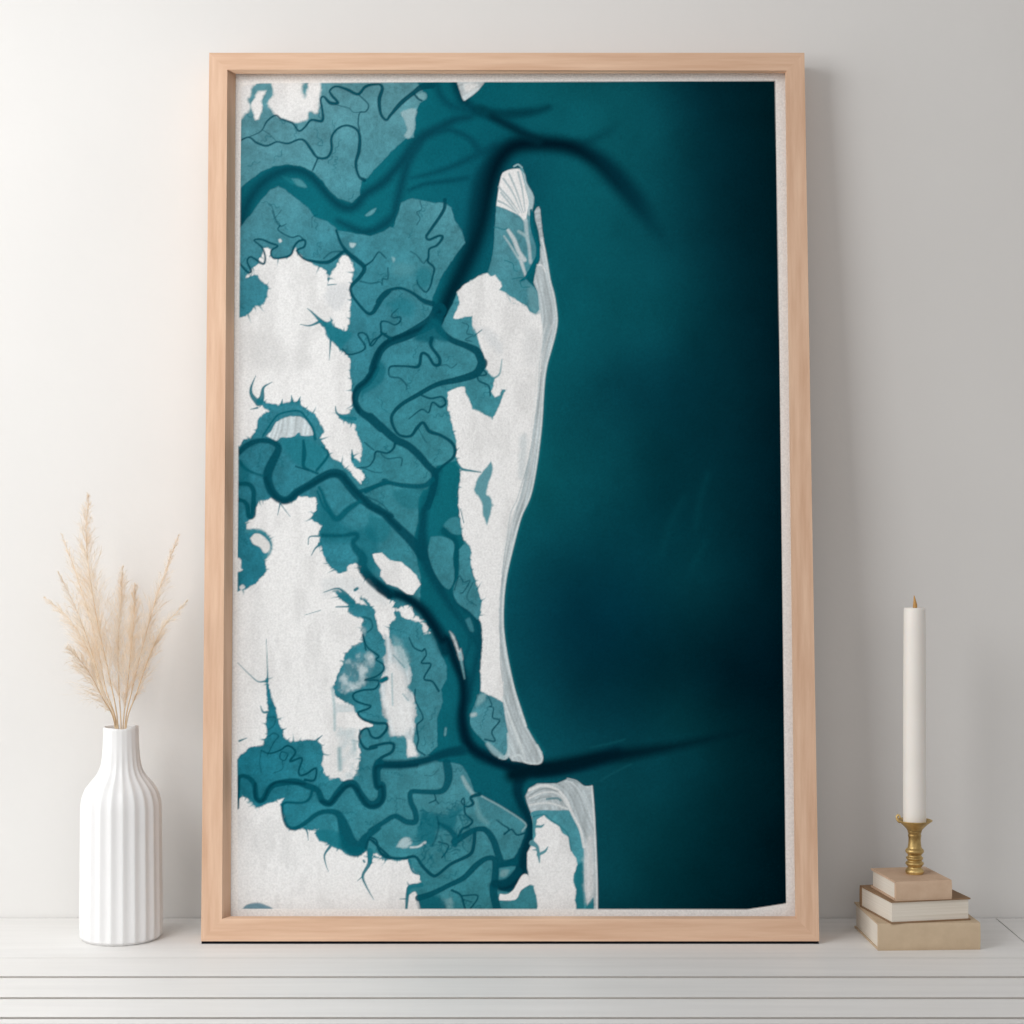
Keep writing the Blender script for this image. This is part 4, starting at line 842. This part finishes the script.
cand['label'] = 'tall straight white unlit candle standing in the brass candlestick'
hc = (H-(607.5-512)/F*cd)*S-(cc.z+zcb+.0003)
bm = bmesh.new()
lathe(bm, [(0,0),(11.3*kc,0),(11.45*kc,.003),(11.3*kc,hc*.5),(10.9*kc,hc*.9),(10.7*kc,hc-.003),(10.2*kc,hc-.0006),(9.4*kc,hc),(6*kc,hc-.0016),(2*kc,hc-.0022),(0,hc-.0022)], 48)
from_bm('wax_body', bm, M['wax'], cand, smooth=.8)
bm = bmesh.new()
tube(bm, [(.4*kc,0,hc-.003),(.5*kc,0,hc+3*kc),(.1*kc,0,hc+7*kc),(-.5*kc,0,hc+12*kc)], [2.3*kc,2.1*kc,1.3*kc,.35*kc], 10)
from_bm('wick', bm, M['wick'], cand, smooth=3)

# ------------------------------------------------------------------ light, sky, camera
def area(name, loc, target, size, energy, color, sy=None):
    l = bpy.data.lights.new(name, 'AREA'); l.energy = energy; l.color = color
    l.shape = 'RECTANGLE'; l.size = size; l.size_y = sy or size
    o = bpy.data.objects.new(name, l); col.objects.link(o); o.location = loc
    o.rotation_euler = (Vector(target)-Vector(loc)).to_track_quat('-Z', 'Y').to_euler(); return o
area('window_light', Vector((-.8, .85, .95))*S, Vector((-.1, 1.9, .4))*S, .6*S, 18.6, (.985, .995, 1), .8*S)
area('side_fill_light', Vector((-1.6, 1.3, .6))*S, Vector((0, 1.6, .4))*S, 1.0*S, 21, (.975, .993, 1), 1.4*S)  # added grazing fill from the left, not an actual second window
area('front_fill_light', Vector((.6, -1.0, 1.0))*S, Vector((.2, 1.8, .3))*S, 1.8*S, 16, (1, .965, .92), 1.5*S)  # added broad fill from the front to lift shaded areas, no window there
wd = bpy.data.worlds.new('room_fill'); bpy.context.scene.world = wd; wd.use_nodes = True
bg = wd.node_tree.nodes['Background']; bg.inputs[0].default_value = (.97, .975, 1, 1); bg.inputs[1].default_value = .42
cam = bpy.data.cameras.new('camera'); co_ = bpy.data.objects.new('camera', cam); col.objects.link(co_)
cam.sensor_width = 36; cam.lens = 36*F/1024; co_.location = (0, 0, H*S); co_.rotation_euler = (math.pi/2, 0, 0)
cam.clip_start = .01
sc = bpy.context.scene; sc.camera = co_
vs = sc.view_settings; vs.view_transform = 'Standard'; vs.look = 'None'; vs.exposure = 0; vs.gamma = 1
